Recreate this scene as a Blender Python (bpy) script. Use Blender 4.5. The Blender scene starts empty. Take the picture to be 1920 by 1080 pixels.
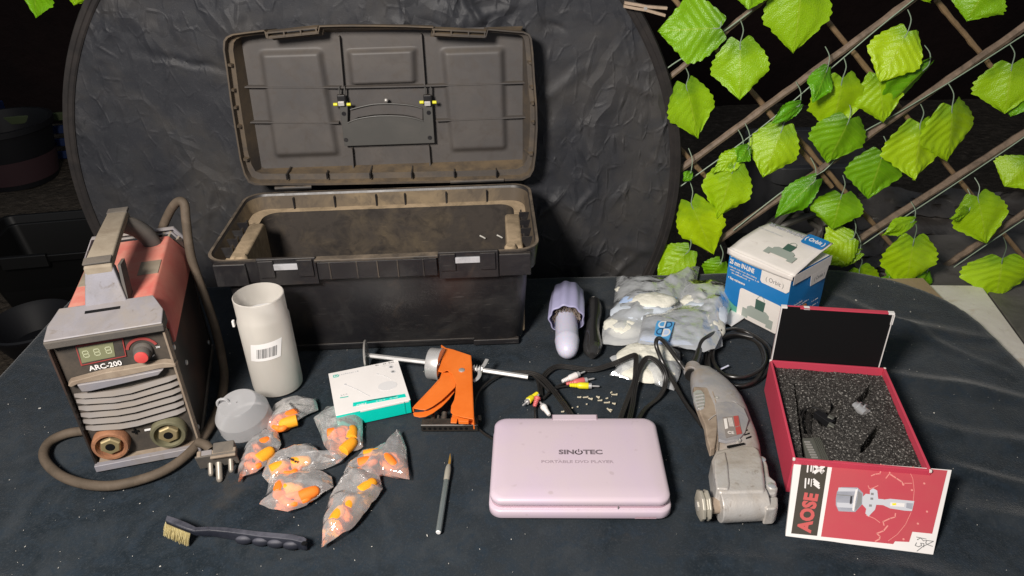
import bpy, bmesh, math, random
from mathutils import Vector, Matrix, Euler, noise
random.seed(7)
R = math.radians
S = bpy.context.scene
COL = S.collection

# ------------------------------------------------------------------ camera
CAM_H, PITCH, ROLL, F = 0.81, 31.0, 1.5, 1400.0
fwd = Vector((0, math.cos(R(PITCH)), -math.sin(R(PITCH))))
rt0 = Vector((1, 0, 0)); up0 = rt0.cross(fwd)
rt = rt0 * math.cos(R(ROLL)) - up0 * math.sin(R(ROLL))
up = up0 * math.cos(R(ROLL)) + rt0 * math.sin(R(ROLL))
CP = Vector((0, 0, CAM_H))
cd = bpy.data.cameras.new('camera'); cam = bpy.data.objects.new('camera', cd); COL.objects.link(cam)
cam.matrix_world = Matrix((( rt.x, up.x, -fwd.x, CP.x), (rt.y, up.y, -fwd.y, CP.y), (rt.z, up.z, -fwd.z, CP.z), (0, 0, 0, 1)))
cd.sensor_width = 36; cd.lens = 36 * F / 1920; cd.clip_start = .02; cd.clip_end = 100
S.camera = cam
# ------------------------------------------------------------------ world + lamp
w = bpy.data.worlds.new('World'); S.world = w; w.use_nodes = True
bg = w.node_tree.nodes['Background']; bg.inputs[0].default_value = (.80, .88, 1, 1); bg.inputs[1].default_value = .165
ld = bpy.data.lights.new('lamp', 'AREA'); ld.shape = 'DISK'; ld.size = .34; ld.energy = 50; ld.color = (1, .93, .86)
lamp = bpy.data.objects.new('lamp', ld); COL.objects.link(lamp)
lamp.location = (-.60, -.20, 1.26)
lamp.rotation_euler = (Vector((.1, 1.15, .1)) - Vector(lamp.location)).to_track_quat('-Z', 'Y').to_euler()
S.view_settings.view_transform = 'Standard'; S.view_settings.look = 'None'
S.view_settings.exposure = 0.0; S.view_settings.gamma = 1

# ------------------------------------------------------------------ photo geometry helpers
def ray(u, v): return (fwd * F + rt * (u - 960) - up * (v - 540))
def at(u, v, z=0.0):
    d = ray(u, v); return CP + d * ((z - CAM_H) / d.z)
def aty(u, v, Y):
    d = ray(u, v); return CP + d * (Y / d.y)
def Z(x0, y0, s, pts): return [(x0 + p[0] / s, y0 + p[1] / s) for p in pts]

class Pl:
    """a plane of a thing: local origin O, unit axes ex, ey; measures pixels of the photograph on that plane"""
    def __init__(s, M, O, ex, ey):
        s.M = M; s.O = Vector(O); s.ex = Vector(ex).normalized(); s.ey = Vector(ey).normalized(); s.n = s.ex.cross(s.ey).normalized()
        s.ey = s.n.cross(s.ex)
        s.Mi = M.inverted()
    def hit(s, u, v):
        o = s.Mi @ CP; d = s.Mi.to_3x3() @ ray(u, v)
        t = (s.O - o).dot(s.n) / d.dot(s.n); p = o + d * t - s.O
        return (p.dot(s.ex), p.dot(s.ey))
    def px(s, pts): return [s.hit(*p) for p in pts]
    def P(s, x, y, h=0.0): return s.O + s.ex * x + s.ey * y + s.n * h
    def mat(s, x=0, y=0, h=0, rot=0):
        c, q = math.cos(rot), math.sin(rot); a = s.ex * c + s.ey * q; b = s.ey * c - s.ex * q; o = s.P(x, y, h)
        return Matrix(((a.x, b.x, s.n.x, o.x), (a.y, b.y, s.n.y, o.y), (a.z, b.z, s.n.z, o.z), (0, 0, 0, 1)))

# ------------------------------------------------------------------ mesh builder
class B:
    def __init__(s): s.v = []; s.f = []; s.m = []; s.cur = 0; s.uv = None
    def add(s, vs, fs, M=None):
        o = len(s.v)
        s.v += [tuple(M @ Vector(p)) if M is not None else tuple(p) for p in vs]
        s.f += [tuple(i + o for i in f) for f in fs]; s.m += [s.cur] * len(fs); return s
    def box(s, c, d, rot=None, M=None, taper=1.0):
        x, y, z = d[0] / 2, d[1] / 2, d[2] / 2
        vs = [Vector((sx * x * (taper if sz > 0 else 1), sy * y * (taper if sz > 0 else 1), sz * z)) for sz in (-1, 1) for sy in (-1, 1) for sx in (-1, 1)]
        T = Matrix.Translation(c)
        if rot: T = T @ Matrix.Rotation(rot[2], 4, 'Z') @ Matrix.Rotation(rot[1], 4, 'Y') @ Matrix.Rotation(rot[0], 4, 'X')
        vs = [T @ p for p in vs]
        return s.add(vs, [(0, 2, 3, 1), (4, 5, 7, 6), (0, 1, 5, 4), (2, 6, 7, 3), (0, 4, 6, 2), (1, 3, 7, 5)], M)
    def loft(s, rings, cap0=True, cap1=True, closed=True, M=None):
        n = len(rings[0]); vs = [p for r in rings for p in r]; fs = []
        for k in range(len(rings) - 1):
            for i in range(n if closed else n - 1):
                j = (i + 1) % n; fs.append((k * n + i, k * n + j, (k + 1) * n + j, (k + 1) * n + i))
        if cap0: fs.append(tuple(reversed(range(n))))
        if cap1: fs.append(tuple(range((len(rings) - 1) * n, len(rings) * n)))
        return s.add(vs, fs, M)
    def prism(s, poly, h0, h1, pl=None, M=None, sc=1.0):
        f = (pl.P if pl else (lambda x, y, h: Vector((x, y, h))))
        a = sum(poly[i][0] * poly[(i + 1) % len(poly)][1] - poly[(i + 1) % len(poly)][0] * poly[i][1] for i in range(len(poly)))
        if a < 0: poly = list(reversed(poly))
        cx = sum(p[0] for p in poly) / len(poly); cy = sum(p[1] for p in poly) / len(poly)
        return s.loft([[f(x, y, h0) for x, y in poly], [f(cx + (x - cx) * sc, cy + (y - cy) * sc, h1) for x, y in poly]], M=M)
    def lathe(s, prof, n=24, M=None, cap0=True, cap1=True, sx=1, sy=1, flute=None):
        rings = [[Vector((r * sx * (1 + (flute[1] * math.cos(flute[0] * 2 * math.pi * i / n) if flute else 0)) * math.cos(2 * math.pi * i / n),
                          r * sy * (1 + (flute[1] * math.cos(flute[0] * 2 * math.pi * i / n) if flute else 0)) * math.sin(2 * math.pi * i / n), z)) for i in range(n)] for r, z in prof]
        return s.loft(rings, cap0, cap1, M=M)
    def cyl(s, p, q, r, n=12, r2=None, caps=True):
        p = Vector(p); q = Vector(q); M = Matrix.Translation(p) @ (q - p).to_track_quat('Z', 'Y').to_matrix().to_4x4()
        return s.lathe([(r, 0), (r if r2 is None else r2, (q - p).length)], n, M, caps, caps)
    def tube(s, pts, r, n=8, flat=None, side=None, sub=0):
        pts = [Vector(p) for p in pts]
        if sub: pts = spline(pts, sub)
        N = len(pts); rings = []; prev = None
        for i, p in enumerate(pts):
            t = (pts[min(i + 1, N - 1)] - pts[max(i - 1, 0)])
            t = t.normalized() if t.length > 1e-9 else Vector((0, 0, 1))
            if prev is None:
                a = side if side is not None else (Vector((0, 0, 1)) if abs(t.z) < .9 else Vector((1, 0, 0)))
                x = t.cross(a).normalized()
            else:
                x = (prev - t * prev.dot(t)).normalized()
            prev = x; y = x.cross(t)
            rr = r[i] if isinstance(r, (list, tuple)) else r
            fx = rr; fy = rr * (flat or 1)
            rings.append([p + x * fx * math.cos(2 * math.pi * k / n) + y * fy * math.sin(2 * math.pi * k / n) for k in range(n)])
        return s.loft(rings)
    def sph(s, c, r, n=12, M=None, sc=(1, 1, 1)):
        m = max(5, n // 2); prof = [(max(1e-5, math.sin(math.pi * k / m)), -math.cos(math.pi * k / m)) for k in range(m + 1)]
        T = Matrix.Translation(c) @ Matrix.Diagonal((r * sc[0], r * sc[1], r * sc[2], 1))
        return s.lathe(prof, n, (M @ T) if M is not None else T)
    def grid(s, fn, nu, nv, uv=False):
        vs = [fn(i / nu, j / nv) for j in range(nv + 1) for i in range(nu + 1)]
        if uv:
            s.uv = (s.uv or []) + [(i / nu, j / nv) for j in range(nv + 1) for i in range(nu + 1)]
        return s.add(vs, [(j * (nu + 1) + i, j * (nu + 1) + i + 1, (j + 1) * (nu + 1) + i + 1, (j + 1) * (nu + 1) + i) for j in range(nv) for i in range(nu)])
    def make(s, name, mats, parent=None, bevel=0, seg=2, smooth=40, solid=0, recentre=True, wn=False):
        me = bpy.data.meshes.new(name)
        vs = [Vector(p) for p in s.v]; off = Vector((0, 0, 0))
        if parent is None and recentre:
            off = Vector((sum(p.x for p in vs) / len(vs), sum(p.y for p in vs) / len(vs), min(p.z for p in vs))); vs = [p - off for p in vs]
        me.from_pydata(vs, [], s.f)
        if not isinstance(mats, (list, tuple)): mats = [mats]
        for m in mats: me.materials.append(m)
        me.polygons.foreach_set('material_index', s.m)
        if s.uv:
            ul = me.uv_layers.new(name='UVMap')
            for l in me.loops: ul.data[l.index].uv = s.uv[l.vertex_index]
        bm = bmesh.new(); bm.from_mesh(me)
        if not s.uv: bmesh.ops.remove_doubles(bm, verts=bm.verts, dist=1e-6)
        bmesh.ops.recalc_face_normals(bm, faces=bm.faces)
        bm.to_mesh(me); bm.free()
        if smooth:
            me.polygons.foreach_set('use_smooth', [True] * len(me.polygons)); me.set_sharp_from_angle(angle=R(smooth))
        o = bpy.data.objects.new(name, me); COL.objects.link(o); o.location = off
        if parent is not None: o.parent = parent
        if solid:
            m = o.modifiers.new('s', 'SOLIDIFY'); m.thickness = solid; m.offset = 0
        if bevel:
            m = o.modifiers.new('b', 'BEVEL'); m.width = bevel; m.segments = seg; m.limit_method = 'ANGLE'; m.angle_limit = R(35)
            m.harden_normals = True
        return o

def spline(pts, sub):
    out = []
    n = len(pts)
    for i in range(n - 1):
        p0, p1, p2, p3 = pts[max(i - 1, 0)], pts[i], pts[i + 1], pts[min(i + 2, n - 1)]
        for k in range(sub):
            t = k / sub
            out.append(.5 * ((2 * p1) + (p2 - p0) * t + (2 * p0 - 5 * p1 + 4 * p2 - p3) * t * t + (3 * p1 - p0 - 3 * p2 + p3) * t ** 3))
    out.append(pts[-1]); return out
def rrect(w, d, r, n=6, cx=0, cy=0):
    out = []
    for qx, qy, a0 in ((1, 1, 0), (-1, 1, 90), (-1, -1, 180), (1, -1, 270)):
        for k in range(n + 1):
            a = R(a0 + 90 * k / n); out.append((cx + qx * (w / 2 - r) + r * math.cos(a), cy + qy * (d / 2 - r) + r * math.sin(a)))
    return out
def ring(poly, z): return [Vector((x, y, z)) for x, y in poly]
def thing(name, label, cat, loc=(0, 0, 0), rz=0, group=None, rx=0, ry=0):
    o = bpy.data.objects.new(name, None); COL.objects.link(o); o.location = loc; o.rotation_euler = (rx, ry, rz)
    o.empty_display_size = .02
    tag(o, label, cat, group); bpy.context.view_layer.update(); return o
def tag(o, label, cat, group=None, kind=None):
    o['label'] = label; o['category'] = cat
    if group: o['group'] = group
    if kind: o['kind'] = kind
    return o
def MW(o):
    return Matrix.LocRotScale(o.location, o.rotation_euler, None)
def nz(x, y, z=0, s=1.0): return noise.noise(Vector((x * s, y * s, z)))
def sstep(a, b, x):
    t = max(0, min(1, (x - a) / (b - a))); return t * t * (3 - 2 * t)

# ------------------------------------------------------------------ materials
def mat(name, col, rough=.5, metal=0, spec=.5, var=None, bump=None, dust=None, scr=None, trans=0, sss=0, alpha=None, rvar=0, sheen=0, coat=0, speck=None):
    m = bpy.data.materials.new(name); m.use_nodes = True; nt = m.node_tree; N = nt.nodes; L = nt.links
    b = N['Principled BSDF']; b.inputs['Roughness'].default_value = rough; b.inputs['Metallic'].default_value = metal
    b.inputs['Specular IOR Level'].default_value = spec; b.inputs['Base Color'].default_value = (*col, 1)
    if sheen: b.inputs['Sheen Weight'].default_value = sheen; b.inputs['Sheen Roughness'].default_value = .4
    if coat: b.inputs['Coat Weight'].default_value = coat
    if trans: b.inputs['Transmission Weight'].default_value = trans
    if sss: b.inputs['Subsurface Weight'].default_value = sss; b.inputs['Subsurface Scale'].default_value = .01
    tc = N.new('ShaderNodeTexCoord')
    def nn(scale, detail=4, rough_=.6, vec=None, dist=0):
        t = N.new('ShaderNodeTexNoise'); t.inputs['Scale'].default_value = scale; t.inputs['Detail'].default_value = detail
        t.inputs['Roughness'].default_value = rough_; t.inputs['Distortion'].default_value = dist
        L.new(vec or tc.outputs['Object'], t.inputs['Vector']); return t.outputs[0]
    def rampf(src, a, c):
        r = N.new('ShaderNodeMapRange'); r.inputs[1].default_value = a; r.inputs[2].default_value = c; r.clamp = True; L.new(src, r.inputs[0]); return r.outputs[0]
    def mix(f, a, c):
        x = N.new('ShaderNodeMix'); x.data_type = 'RGBA'; L.new(f, x.inputs[0])
        (L.new(a, x.inputs[6]) if not isinstance(a, tuple) else setattr(x.inputs[6], 'default_value', (*a, 1)))
        (L.new(c, x.inputs[7]) if not isinstance(c, tuple) else setattr(x.inputs[7], 'default_value', (*c, 1)))
        return x.outputs[2]
    def mul(a, k):
        x = N.new('ShaderNodeMath'); x.operation = 'MULTIPLY'; L.new(a, x.inputs[0])
        (L.new(k, x.inputs[1]) if not isinstance(k, (int, float)) else setattr(x.inputs[1], 'default_value', k)); return x.outputs[0]
    cur = col
    if var:  # list of (scale, colour, lo, hi)
        for i, (sc, c2, lo, hi) in enumerate(var):
            cur = mix(rampf(nn(sc, 5, .65, dist=.6), lo, hi), cur, c2)
    if speck:
        sc, c2, lo, hi = speck
        cur = mix(rampf(nn(sc, 1, .5), lo, hi), cur, c2)
    if scr:  # stretched scratches (colour, amount)
        mp = N.new('ShaderNodeMapping'); mp.inputs['Scale'].default_value = (1, 1, 14); mp.inputs['Rotation'].default_value = (.35, .5, .8); L.new(tc.outputs['Object'], mp.inputs[0])
        f = rampf(nn(26, 3, .6, mp.outputs[0]), .62, .72); g = rampf(nn(6), .45, .65)
        cur = mix(mul(mul(f, g), scr[1]), cur, scr[0])
    if dust:  # (colour, amount on upward faces, amount anywhere)
        ge = N.new('ShaderNodeNewGeometry'); sx = N.new('ShaderNodeSeparateXYZ'); L.new(ge.outputs['Normal'], sx.inputs[0])
        upf = rampf(sx.outputs[2], .25, .9); n2 = rampf(nn(22, 6, .7), .3, .62)
        f = mul(mul(upf, n2), dust[1]); g = mul(rampf(nn(9, 6, .7), .42, .7), dust[2])
        ad = N.new('ShaderNodeMath'); ad.operation = 'MAXIMUM'; L.new(f, ad.inputs[0]); L.new(g, ad.inputs[1])
        cur = mix(ad.outputs[0], cur, dust[0])
        r2 = N.new('ShaderNodeMapRange'); L.new(ad.outputs[0], r2.inputs[0]); r2.inputs[3].default_value = rough; r2.inputs[4].default_value = .9
        L.new(r2.outputs[0], b.inputs['Roughness'])
    elif rvar:
        r2 = N.new('ShaderNodeMapRange'); L.new(nn(18, 5), r2.inputs[0]); r2.inputs[1].default_value = .3; r2.inputs[2].default_value = .7
        r2.inputs[3].default_value = rough - rvar; r2.inputs[4].default_value = rough + rvar; L.new(r2.outputs[0], b.inputs['Roughness'])
    if not isinstance(cur, tuple): L.new(cur, b.inputs['Base Color'])
    if bump:
        bn = N.new('ShaderNodeBump'); bn.inputs['Distance'].default_value = bump[1]; bn.inputs['Strength'].default_value = 1
        L.new(nn(bump[0], 4), bn.inputs['Height']); L.new(bn.outputs[0], b.inputs['Normal'])
    return m

def film(name, col=(.9, .9, .92), op=.22, rough=.18, gl=.5, bump=(90, .002), tl_=.25, gz_=2.4):
    m = bpy.data.materials.new(name); m.use_nodes = True; nt = m.node_tree; N = nt.nodes; L = nt.links; N.clear()
    out = N.new('ShaderNodeOutputMaterial'); tr = N.new('ShaderNodeBsdfTransparent'); df = N.new('ShaderNodeBsdfDiffuse'); tl = N.new('ShaderNodeBsdfTranslucent')
    gs = N.new('ShaderNodeBsdfGlossy'); gs.inputs['Roughness'].default_value = rough
    df.inputs[0].default_value = (*col, 1); tl.inputs[0].default_value = (*col, 1); tr.inputs[0].default_value = (.98, .98, .98, 1)
    tc = N.new('ShaderNodeTexCoord'); no = N.new('ShaderNodeTexNoise'); no.inputs['Scale'].default_value = bump[0]; no.inputs['Detail'].default_value = 4; L.new(tc.outputs['Object'], no.inputs['Vector'])
    bn = N.new('ShaderNodeBump'); bn.inputs['Distance'].default_value = bump[1]; L.new(no.outputs[0], bn.inputs['Height'])
    for x in (df, tl, gs): L.new(bn.outputs[0], x.inputs['Normal'])
    m1 = N.new('ShaderNodeMixShader'); m1.inputs[0].default_value = tl_; L.new(df.outputs[0], m1.inputs[1]); L.new(tl.outputs[0], m1.inputs[2])
    m2 = N.new('ShaderNodeMixShader'); lw = N.new('ShaderNodeLayerWeight'); lw.inputs[0].default_value = .35
    mr = N.new('ShaderNodeMapRange'); L.new(lw.outputs['Facing'], mr.inputs[0]); mr.inputs[3].default_value = op; mr.inputs[4].default_value = min(1, op * gz_)
    L.new(mr.outputs[0], m2.inputs[0]); L.new(tr.outputs[0], m2.inputs[1]); L.new(m1.outputs[0], m2.inputs[2])
    m3 = N.new('ShaderNodeMixShader'); fr = N.new('ShaderNodeFresnel'); fr.inputs[0].default_value = 1.45; L.new(bn.outputs[0], fr.inputs['Normal'])
    mu = N.new('ShaderNodeMath'); mu.operation = 'MULTIPLY'; mu.inputs[1].default_value = gl * 2; L.new(fr.outputs[0], mu.inputs[0])
    L.new(mu.outputs[0], m3.inputs[0]); L.new(m2.outputs[0], m3.inputs[1]); L.new(gs.outputs[0], m3.inputs[2]); L.new(m3.outputs[0], out.inputs[0])
    return m

DUST = (.30, .23, .15)
M = dict(
    cloth=mat('cloth', (.009, .015, .021), .95, spec=.12, var=[(2.1, (.036, .042, .048), .42, .66), (9, (.044, .052, .060), .5, .8), (4, (.066, .056, .046), .6, .85), (45, (.018, .028, .040), .45, .7), (300, (.040, .048, .056), .52, .80)], bump=(380, .0012), sheen=.2),
    cloth_hem=mat('cloth_hem', (.014, .02, .028), .95, spec=.1),
    backdrop=mat('backdrop', (.027, .0285, .034), .52, spec=.32, var=[(2.6, (.054, .051, .049), .46, .62), (14, (.034, .036, .041), .5, .75), (160, (.05, .05, .054), .55, .8)], bump=(600, .0005), rvar=.07),
    tape=mat('tape', (.022, .020, .020), .7, spec=.2, var=[(20, (.036, .031, .029), .4, .7)], bump=(700, .0003)),
    tbox=mat('tbox', (.014, .0135, .0155), .36, spec=.45, var=[(6, (.048, .047, .046), .54, .74), (22, (.024, .023, .024), .5, .7), (11, (.050, .038, .030), .62, .80)], dust=((.09, .072, .055), .5, .10), scr=((.20, .19, .18), .28), bump=(420, .00012)),
    tbox_rim=mat('tbox_rim', (.028, .026, .025), .45, spec=.4, dust=((.20, .155, .11), .95, .5), bump=(500, .0001)),
    tbox_in=mat('tbox_in', (.050, .042, .036), .7, spec=.25, var=[(12, (.10, .078, .052), .45, .7), (30, (.028, .024, .022), .45, .7)], scr=((.20, .15, .10), .5), bump=(120, .0005)),
    band=mat('band', (.10, .078, .056), .6, spec=.3, var=[(9, (.22, .165, .10), .42, .64), (40, (.06, .048, .038), .55, .75)]), ledge=mat('ledge', (.42, .32, .21), .9, spec=.1, var=[(30, (.22, .17, .11), .4, .7)], bump=(300, .0005)),
    lid=mat('lid', (.080, .075, .074), .5, spec=.4, var=[(6, (.108, .097, .090), .4, .7), (45, (.078, .068, .062), .5, .75)], dust=((.17, .14, .105), .4, .12), bump=(700, .00012)),
    lid_rim=mat('lid_rim', (.066, .056, .048), .5, spec=.4, dust=((.22, .155, .085), .7, .5), bump=(500, .0001)),
    handle=mat('handle', (.080, .078, .073), .42, spec=.45, var=[(12, (.098, .093, .086), .4, .7)], bump=(800, .0001)),
    yellow=mat('yellow', (.75, .72, .03), .45), steel=mat('steel', (.60, .58, .55), .38, metal=.6, rvar=.1, dust=((.35, .3, .24), .25, .25)),
    steel_b=mat('steel_b', (.66, .65, .64), .34, metal=.55, rvar=.08), chrome=mat('chrome', (.78, .78, .78), .25, metal=.7),
    gray_lab=mat('gray_lab', (.42, .42, .44), .6, bump=(400, .0001), var=[(30, (.27, .27, .28), .45, .7)]),
    red=mat('red', (.60, .11, .095), .5, var=[(7, (.68, .19, .14), .4, .65)], dust=((.62, .38, .28), .55, .45), bump=(300, .0001)),
    wblack=mat('wblack', (.020, .017, .016), .5, var=[(8, (.05, .022, .018), .5, .7)], dust=((.14, .10, .07), .7, .30), bump=(300, .0002)),
    wpanel=mat('wpanel', (.040, .036, .032), .6, dust=((.16, .12, .085), .8, .55), bump=(300, .0001)),
    wgray=mat('wgray', (.25, .245, .28), .42, var=[(14, (.20, .19, .20), .45, .7), (5, (.27, .24, .21), .5, .7), (70, (.15, .13, .12), .6, .75)], dust=((.30, .25, .19), .35, .45), bump=(500, .0002)),
    wdark=mat('wdark', (.075, .070, .066), .8, dust=((.20, .165, .125), .6, .4), bump=(600, .0004)),
    wslat=mat('wslat', (.15, .138, .135), .5, dust=((.27, .22, .165), .5, .4), bump=(500, .0001)),
    dusty=mat('dusty', (.30, .255, .195), .85, spec=.15, var=[(20, (.21, .17, .125), .4, .7)], bump=(300, .0003)),
    tan=mat('tan', (.30, .24, .18), .75, var=[(25, (.20, .15, .11), .4, .7)], bump=(500, .0002)),
    rust=mat('rust', (.33, .15, .075), .7, var=[(60, (.20, .09, .05), .4, .7)], bump=(300, .0005)),
    brass=mat('brass', (.52, .42, .22), .45, metal=.7, dust=((.4, .33, .22), .6, .4)),
    socket=mat('socket', (.10, .095, .055), .6, dust=((.25, .23, .14), .6, .5)),
    cable=mat('cable', (.085, .066, .048), .7, spec=.25, var=[(30, (.13, .10, .074), .4, .7)], bump=(300, .0003)),
    lcd=mat('lcd', (.20, .21, .12), .35, dust=((.2, .18, .1), .3, .3)), seg=mat('seg', (.48, .50, .34), .5), redline=mat('redline', (.30, .05, .045), .6),
    knob=mat('knob', (.62, .06, .06), .5, var=[(60, (.5, .1, .08), .4, .7)]), white=mat('white', (.78, .77, .76), .5),
    paper=mat('paper', (.80, .77, .75), .45, var=[(6, (.74, .71, .69), .4, .7)]), teal=mat('teal', (.0, .62, .50), .4, var=[(5, (.0, .56, .45), .4, .7)]),
    teal_d=mat('teal_d', (.0, .42, .34), .45), inkgray=mat('inkgray', (.22, .22, .22), .5), faint=mat('faint', (.56, .56, .57), .5), faint2=mat('faint2', (.68, .67, .67), .5), ink=mat('ink', (.03, .03, .035), .5),
    orange=mat('orange', (.85, .20, .030), .38, spec=.5, var=[(9, (.74, .15, .015), .4, .7)], rvar=.06, bump=(200, .0001)),
    blackmetal=mat('blackmetal', (.045, .040, .036), .45, metal=.6, dust=((.16, .13, .1), .6, .4)), bitsteel=mat('bitsteel', (.16, .14, .12), .45, metal=.8, dust=((.2, .16, .12), .5, .4)),
    pink=mat('pink', (.58, .48, .53), .36, spec=.45, var=[(3, (.56, .455, .56), .42, .62)], speck=(75, (.50, .41, .45), .70, .80), bump=(900, .00004)), pink_d=mat('pink_d', (.50, .35, .41), .4), pinktext=mat('pinktext', (.16, .13, .15), .5), pinktext2=mat('pinktext2', (.36, .29, .33), .5),
    blkcord=mat('blkcord', (.014, .013, .0125), .28, spec=.6, dust=((.08, .068, .056), .12, .22)), rcay=mat('rcay', (.82, .72, .02), .35), rcar=mat('rcar', (.62, .13, .13), .45), rcaw=mat('rcaw', (.78, .74, .72), .4),
    lilac=mat('lilac', (.38, .37, .56), .42, var=[(12, (.33, .32, .49), .4, .7)], bump=(300, .0001)), lilacw=mat('lilacw', (.62, .61, .74), .38, sss=.15), bristle=mat('bristle', (.30, .24, .20), .8),
    gloss=mat('gloss', (.030, .029, .029), .20, spec=.8, rvar=.06), gloss2=mat('gloss2', (.012, .012, .013), .3, spec=.5),
    blue=mat('blue', (.012, .19, .50), .38, var=[(5, (.010, .17, .45), .4, .7)]), green_l=mat('green_l', (.10, .36, .26), .45), carton=mat('carton', (.80, .75, .70), .5, var=[(8, (.74, .69, .64), .4, .7), (40, (.62, .56, .5), .62, .8)], bump=(60, .0006)),
    valve=mat('valve', (.33, .37, .33), .5), valve_d=mat('valve_d', (.05, .11, .085), .5), ltext=mat('ltext', (.34, .34, .42), .5), orangep=mat('orangep', (.62, .25, .06), .5),
    drill=mat('drill', (.26, .265, .285), .5, var=[(9, (.38, .36, .355), .4, .65), (17, (.24, .20, .165), .5, .7), (70, (.18, .15, .12), .62, .75)], dust=((.42, .35, .27), .35, .5), bump=(120, .0006)),
    drill_b=mat('drill_b', (.21, .22, .255), .5, var=[(22, (.32, .305, .30), .45, .62)], dust=((.34, .29, .23), .3, .5), bump=(200, .0003)), alu=mat('alu', (.58, .56, .54), .36, metal=.35, var=[(14, (.40, .36, .32), .5, .7), (60, (.25, .21, .18), .6, .75)], dust=((.42, .34, .25), .4, .5), bump=(90, .0008)),
    drill_t=mat('drill_t', (.34, .27, .205), .7, var=[(30, (.19, .14, .10), .4, .7)]), plate=mat('plate', (.24, .21, .19), .5), rednote=mat('rednote', (.40, .07, .06), .5),
    boxred=mat('boxred', (.60, .062, .105), .42, var=[(7, (.55, .055, .095), .4, .7)], bump=(500, .00005)), boxblk=mat('boxblk', (.006, .006, .0065), .55, spec=.2),
    foam=mat('foam', (.016, .014, .012), .7, spec=.5, var=[(200, (.060, .054, .048), .45, .6)], speck=(330, (.30, .285, .26), .58, .70), bump=(420, .003)),
    hsink=mat('hsink', (.17, .17, .145), .45, metal=.5), printred=mat('printred', (.49, .075, .090), .40, var=[(16, (.50, .06, .085), .4, .7)]), printblk=mat('printblk', (.055, .046, .035), .45), printpink=mat('printpink', (.72, .27, .24), .5), printred2=mat('printred2', (.54, .10, .095), .45),
    metalprint=mat('metalprint', (.36, .37, .42), .4, var=[(30, (.25, .26, .3), .4, .7)]), metalprint2=mat('metalprint2', (.55, .56, .60), .4),
    knife=mat('knife', (.50, .55, .53), .3, metal=.85, rvar=.08), knife2=mat('knife2', (.46, .43, .36), .5, metal=.4), gold=mat('gold', (.62, .36, .08), .35, metal=.6),
    brushb=mat('brushb', (.012, .014, .022), .42, dust=((.13, .13, .16), .55, .12), bump=(300, .0003)), straw=mat('straw', (.58, .50, .26), .8, var=[(60, (.38, .31, .14), .4, .7)]),
    plug_y=mat('plug_y', (.95, .38, .015), .7, sss=.1, bump=(500, .0002)), plug_o=mat('plug_o', (.95, .22, .02), .6, bump=(400, .0002)),
    film=film('film', (1.0, .98, .97), .18, .12, 1.3, (30, .005), .1, 3), film2=film('film2', (.94, .97, 1.0), .42, .12, 1.5, (26, .005), .1, 1.7), hdpe=film('hdpe', (.99, .95, .88), .44, .32, .35, (40, .0003), .35), hdpe_cap=film('hdpe_cap', (.90, .90, .92), .36, .28, .4, (40, .0003)),
    powder=mat('powder', (.78, .76, .66), .9, spec=.2, bump=(120, .002)), packet=mat('packet', (.66, .72, .80), .6, bump=(30, .003)), bluep=mat('bluep', (.50, .64, .90), .5, bump=(40, .001)), logob=mat('logob', (.10, .38, .72), .4), logod=mat('logod', (.02, .07, .18), .4),
    bamboo=mat('bamboo', (.24, .17, .12), .6, var=[(40, (.11, .08, .055), .4, .7)], bump=(120, .0008)), bamboo2=mat('bamboo2', (.26, .17, .09), .6, var=[(40, (.18, .115, .06), .4, .7)], bump=(120, .0008)),
    vine=mat('vine', (.26, .34, .24), .5), peg=mat('peg', (.45, .34, .25), .7, var=[(60, (.36, .27, .19), .4, .7)], bump=(200, .0003)),
    ground=mat('ground', (.085, .068, .052), .95, spec=.1, var=[(3, (.06, .05, .04), .4, .7), (20, (.16, .13, .10), .5, .75)], bump=(30, .03)),
    wall=mat('wall', (.020, .012, .011), .9, spec=.1, var=[(2, (.012, .008, .008), .4, .7)], bump=(12, .02)),
    blackplas=mat('blackplas', (.004, .004, .004), .5), bucket=mat('bucket', (.005, .005, .007), .6), bucketp=mat('bucketp', (.05, .022, .026), .7), blueplas=mat('blueplas', (.008, .025, .10), .6), greenplas=mat('greenplas', (.06, .08, .03), .7),
    greyplas=mat('greyplas', (.06, .06, .065), .4, var=[(6, (.09, .09, .095), .4, .7)]), sheet=mat('sheet', (.085, .075, .068), .38, spec=.4, var=[(4, (.13, .12, .11), .45, .65), (11, (.06, .052, .046), .5, .7)], bump=(12, .01)),
    board=mat('board', (.62, .57, .50), .6, var=[(7, (.72, .68, .62), .4, .65), (9, (.50, .38, .26), .58, .72), (40, (.45, .40, .34), .6, .8)], bump=(60, .0008)), plank=mat('plank', (.36, .26, .17), .7, var=[(7, (.30, .21, .13), .4, .7)], bump=(90, .001)), greyboard=mat('greyboard', (.095, .088, .078), .6, var=[(6, (.14, .13, .118), .4, .7), (18, (.06, .054, .048), .5, .7)], bump=(30, .002)),
    hose=mat('hose', (.075, .068, .06), .5), plugmet=mat('plugmet', (.30, .27, .23), .45, metal=.4), lint=mat('lint', (.62, .60, .55), .8), crumb=mat('crumb', (.62, .56, .42), .8), soil=mat('soil', (.10, .075, .055), .95, spec=.1),
)

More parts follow.
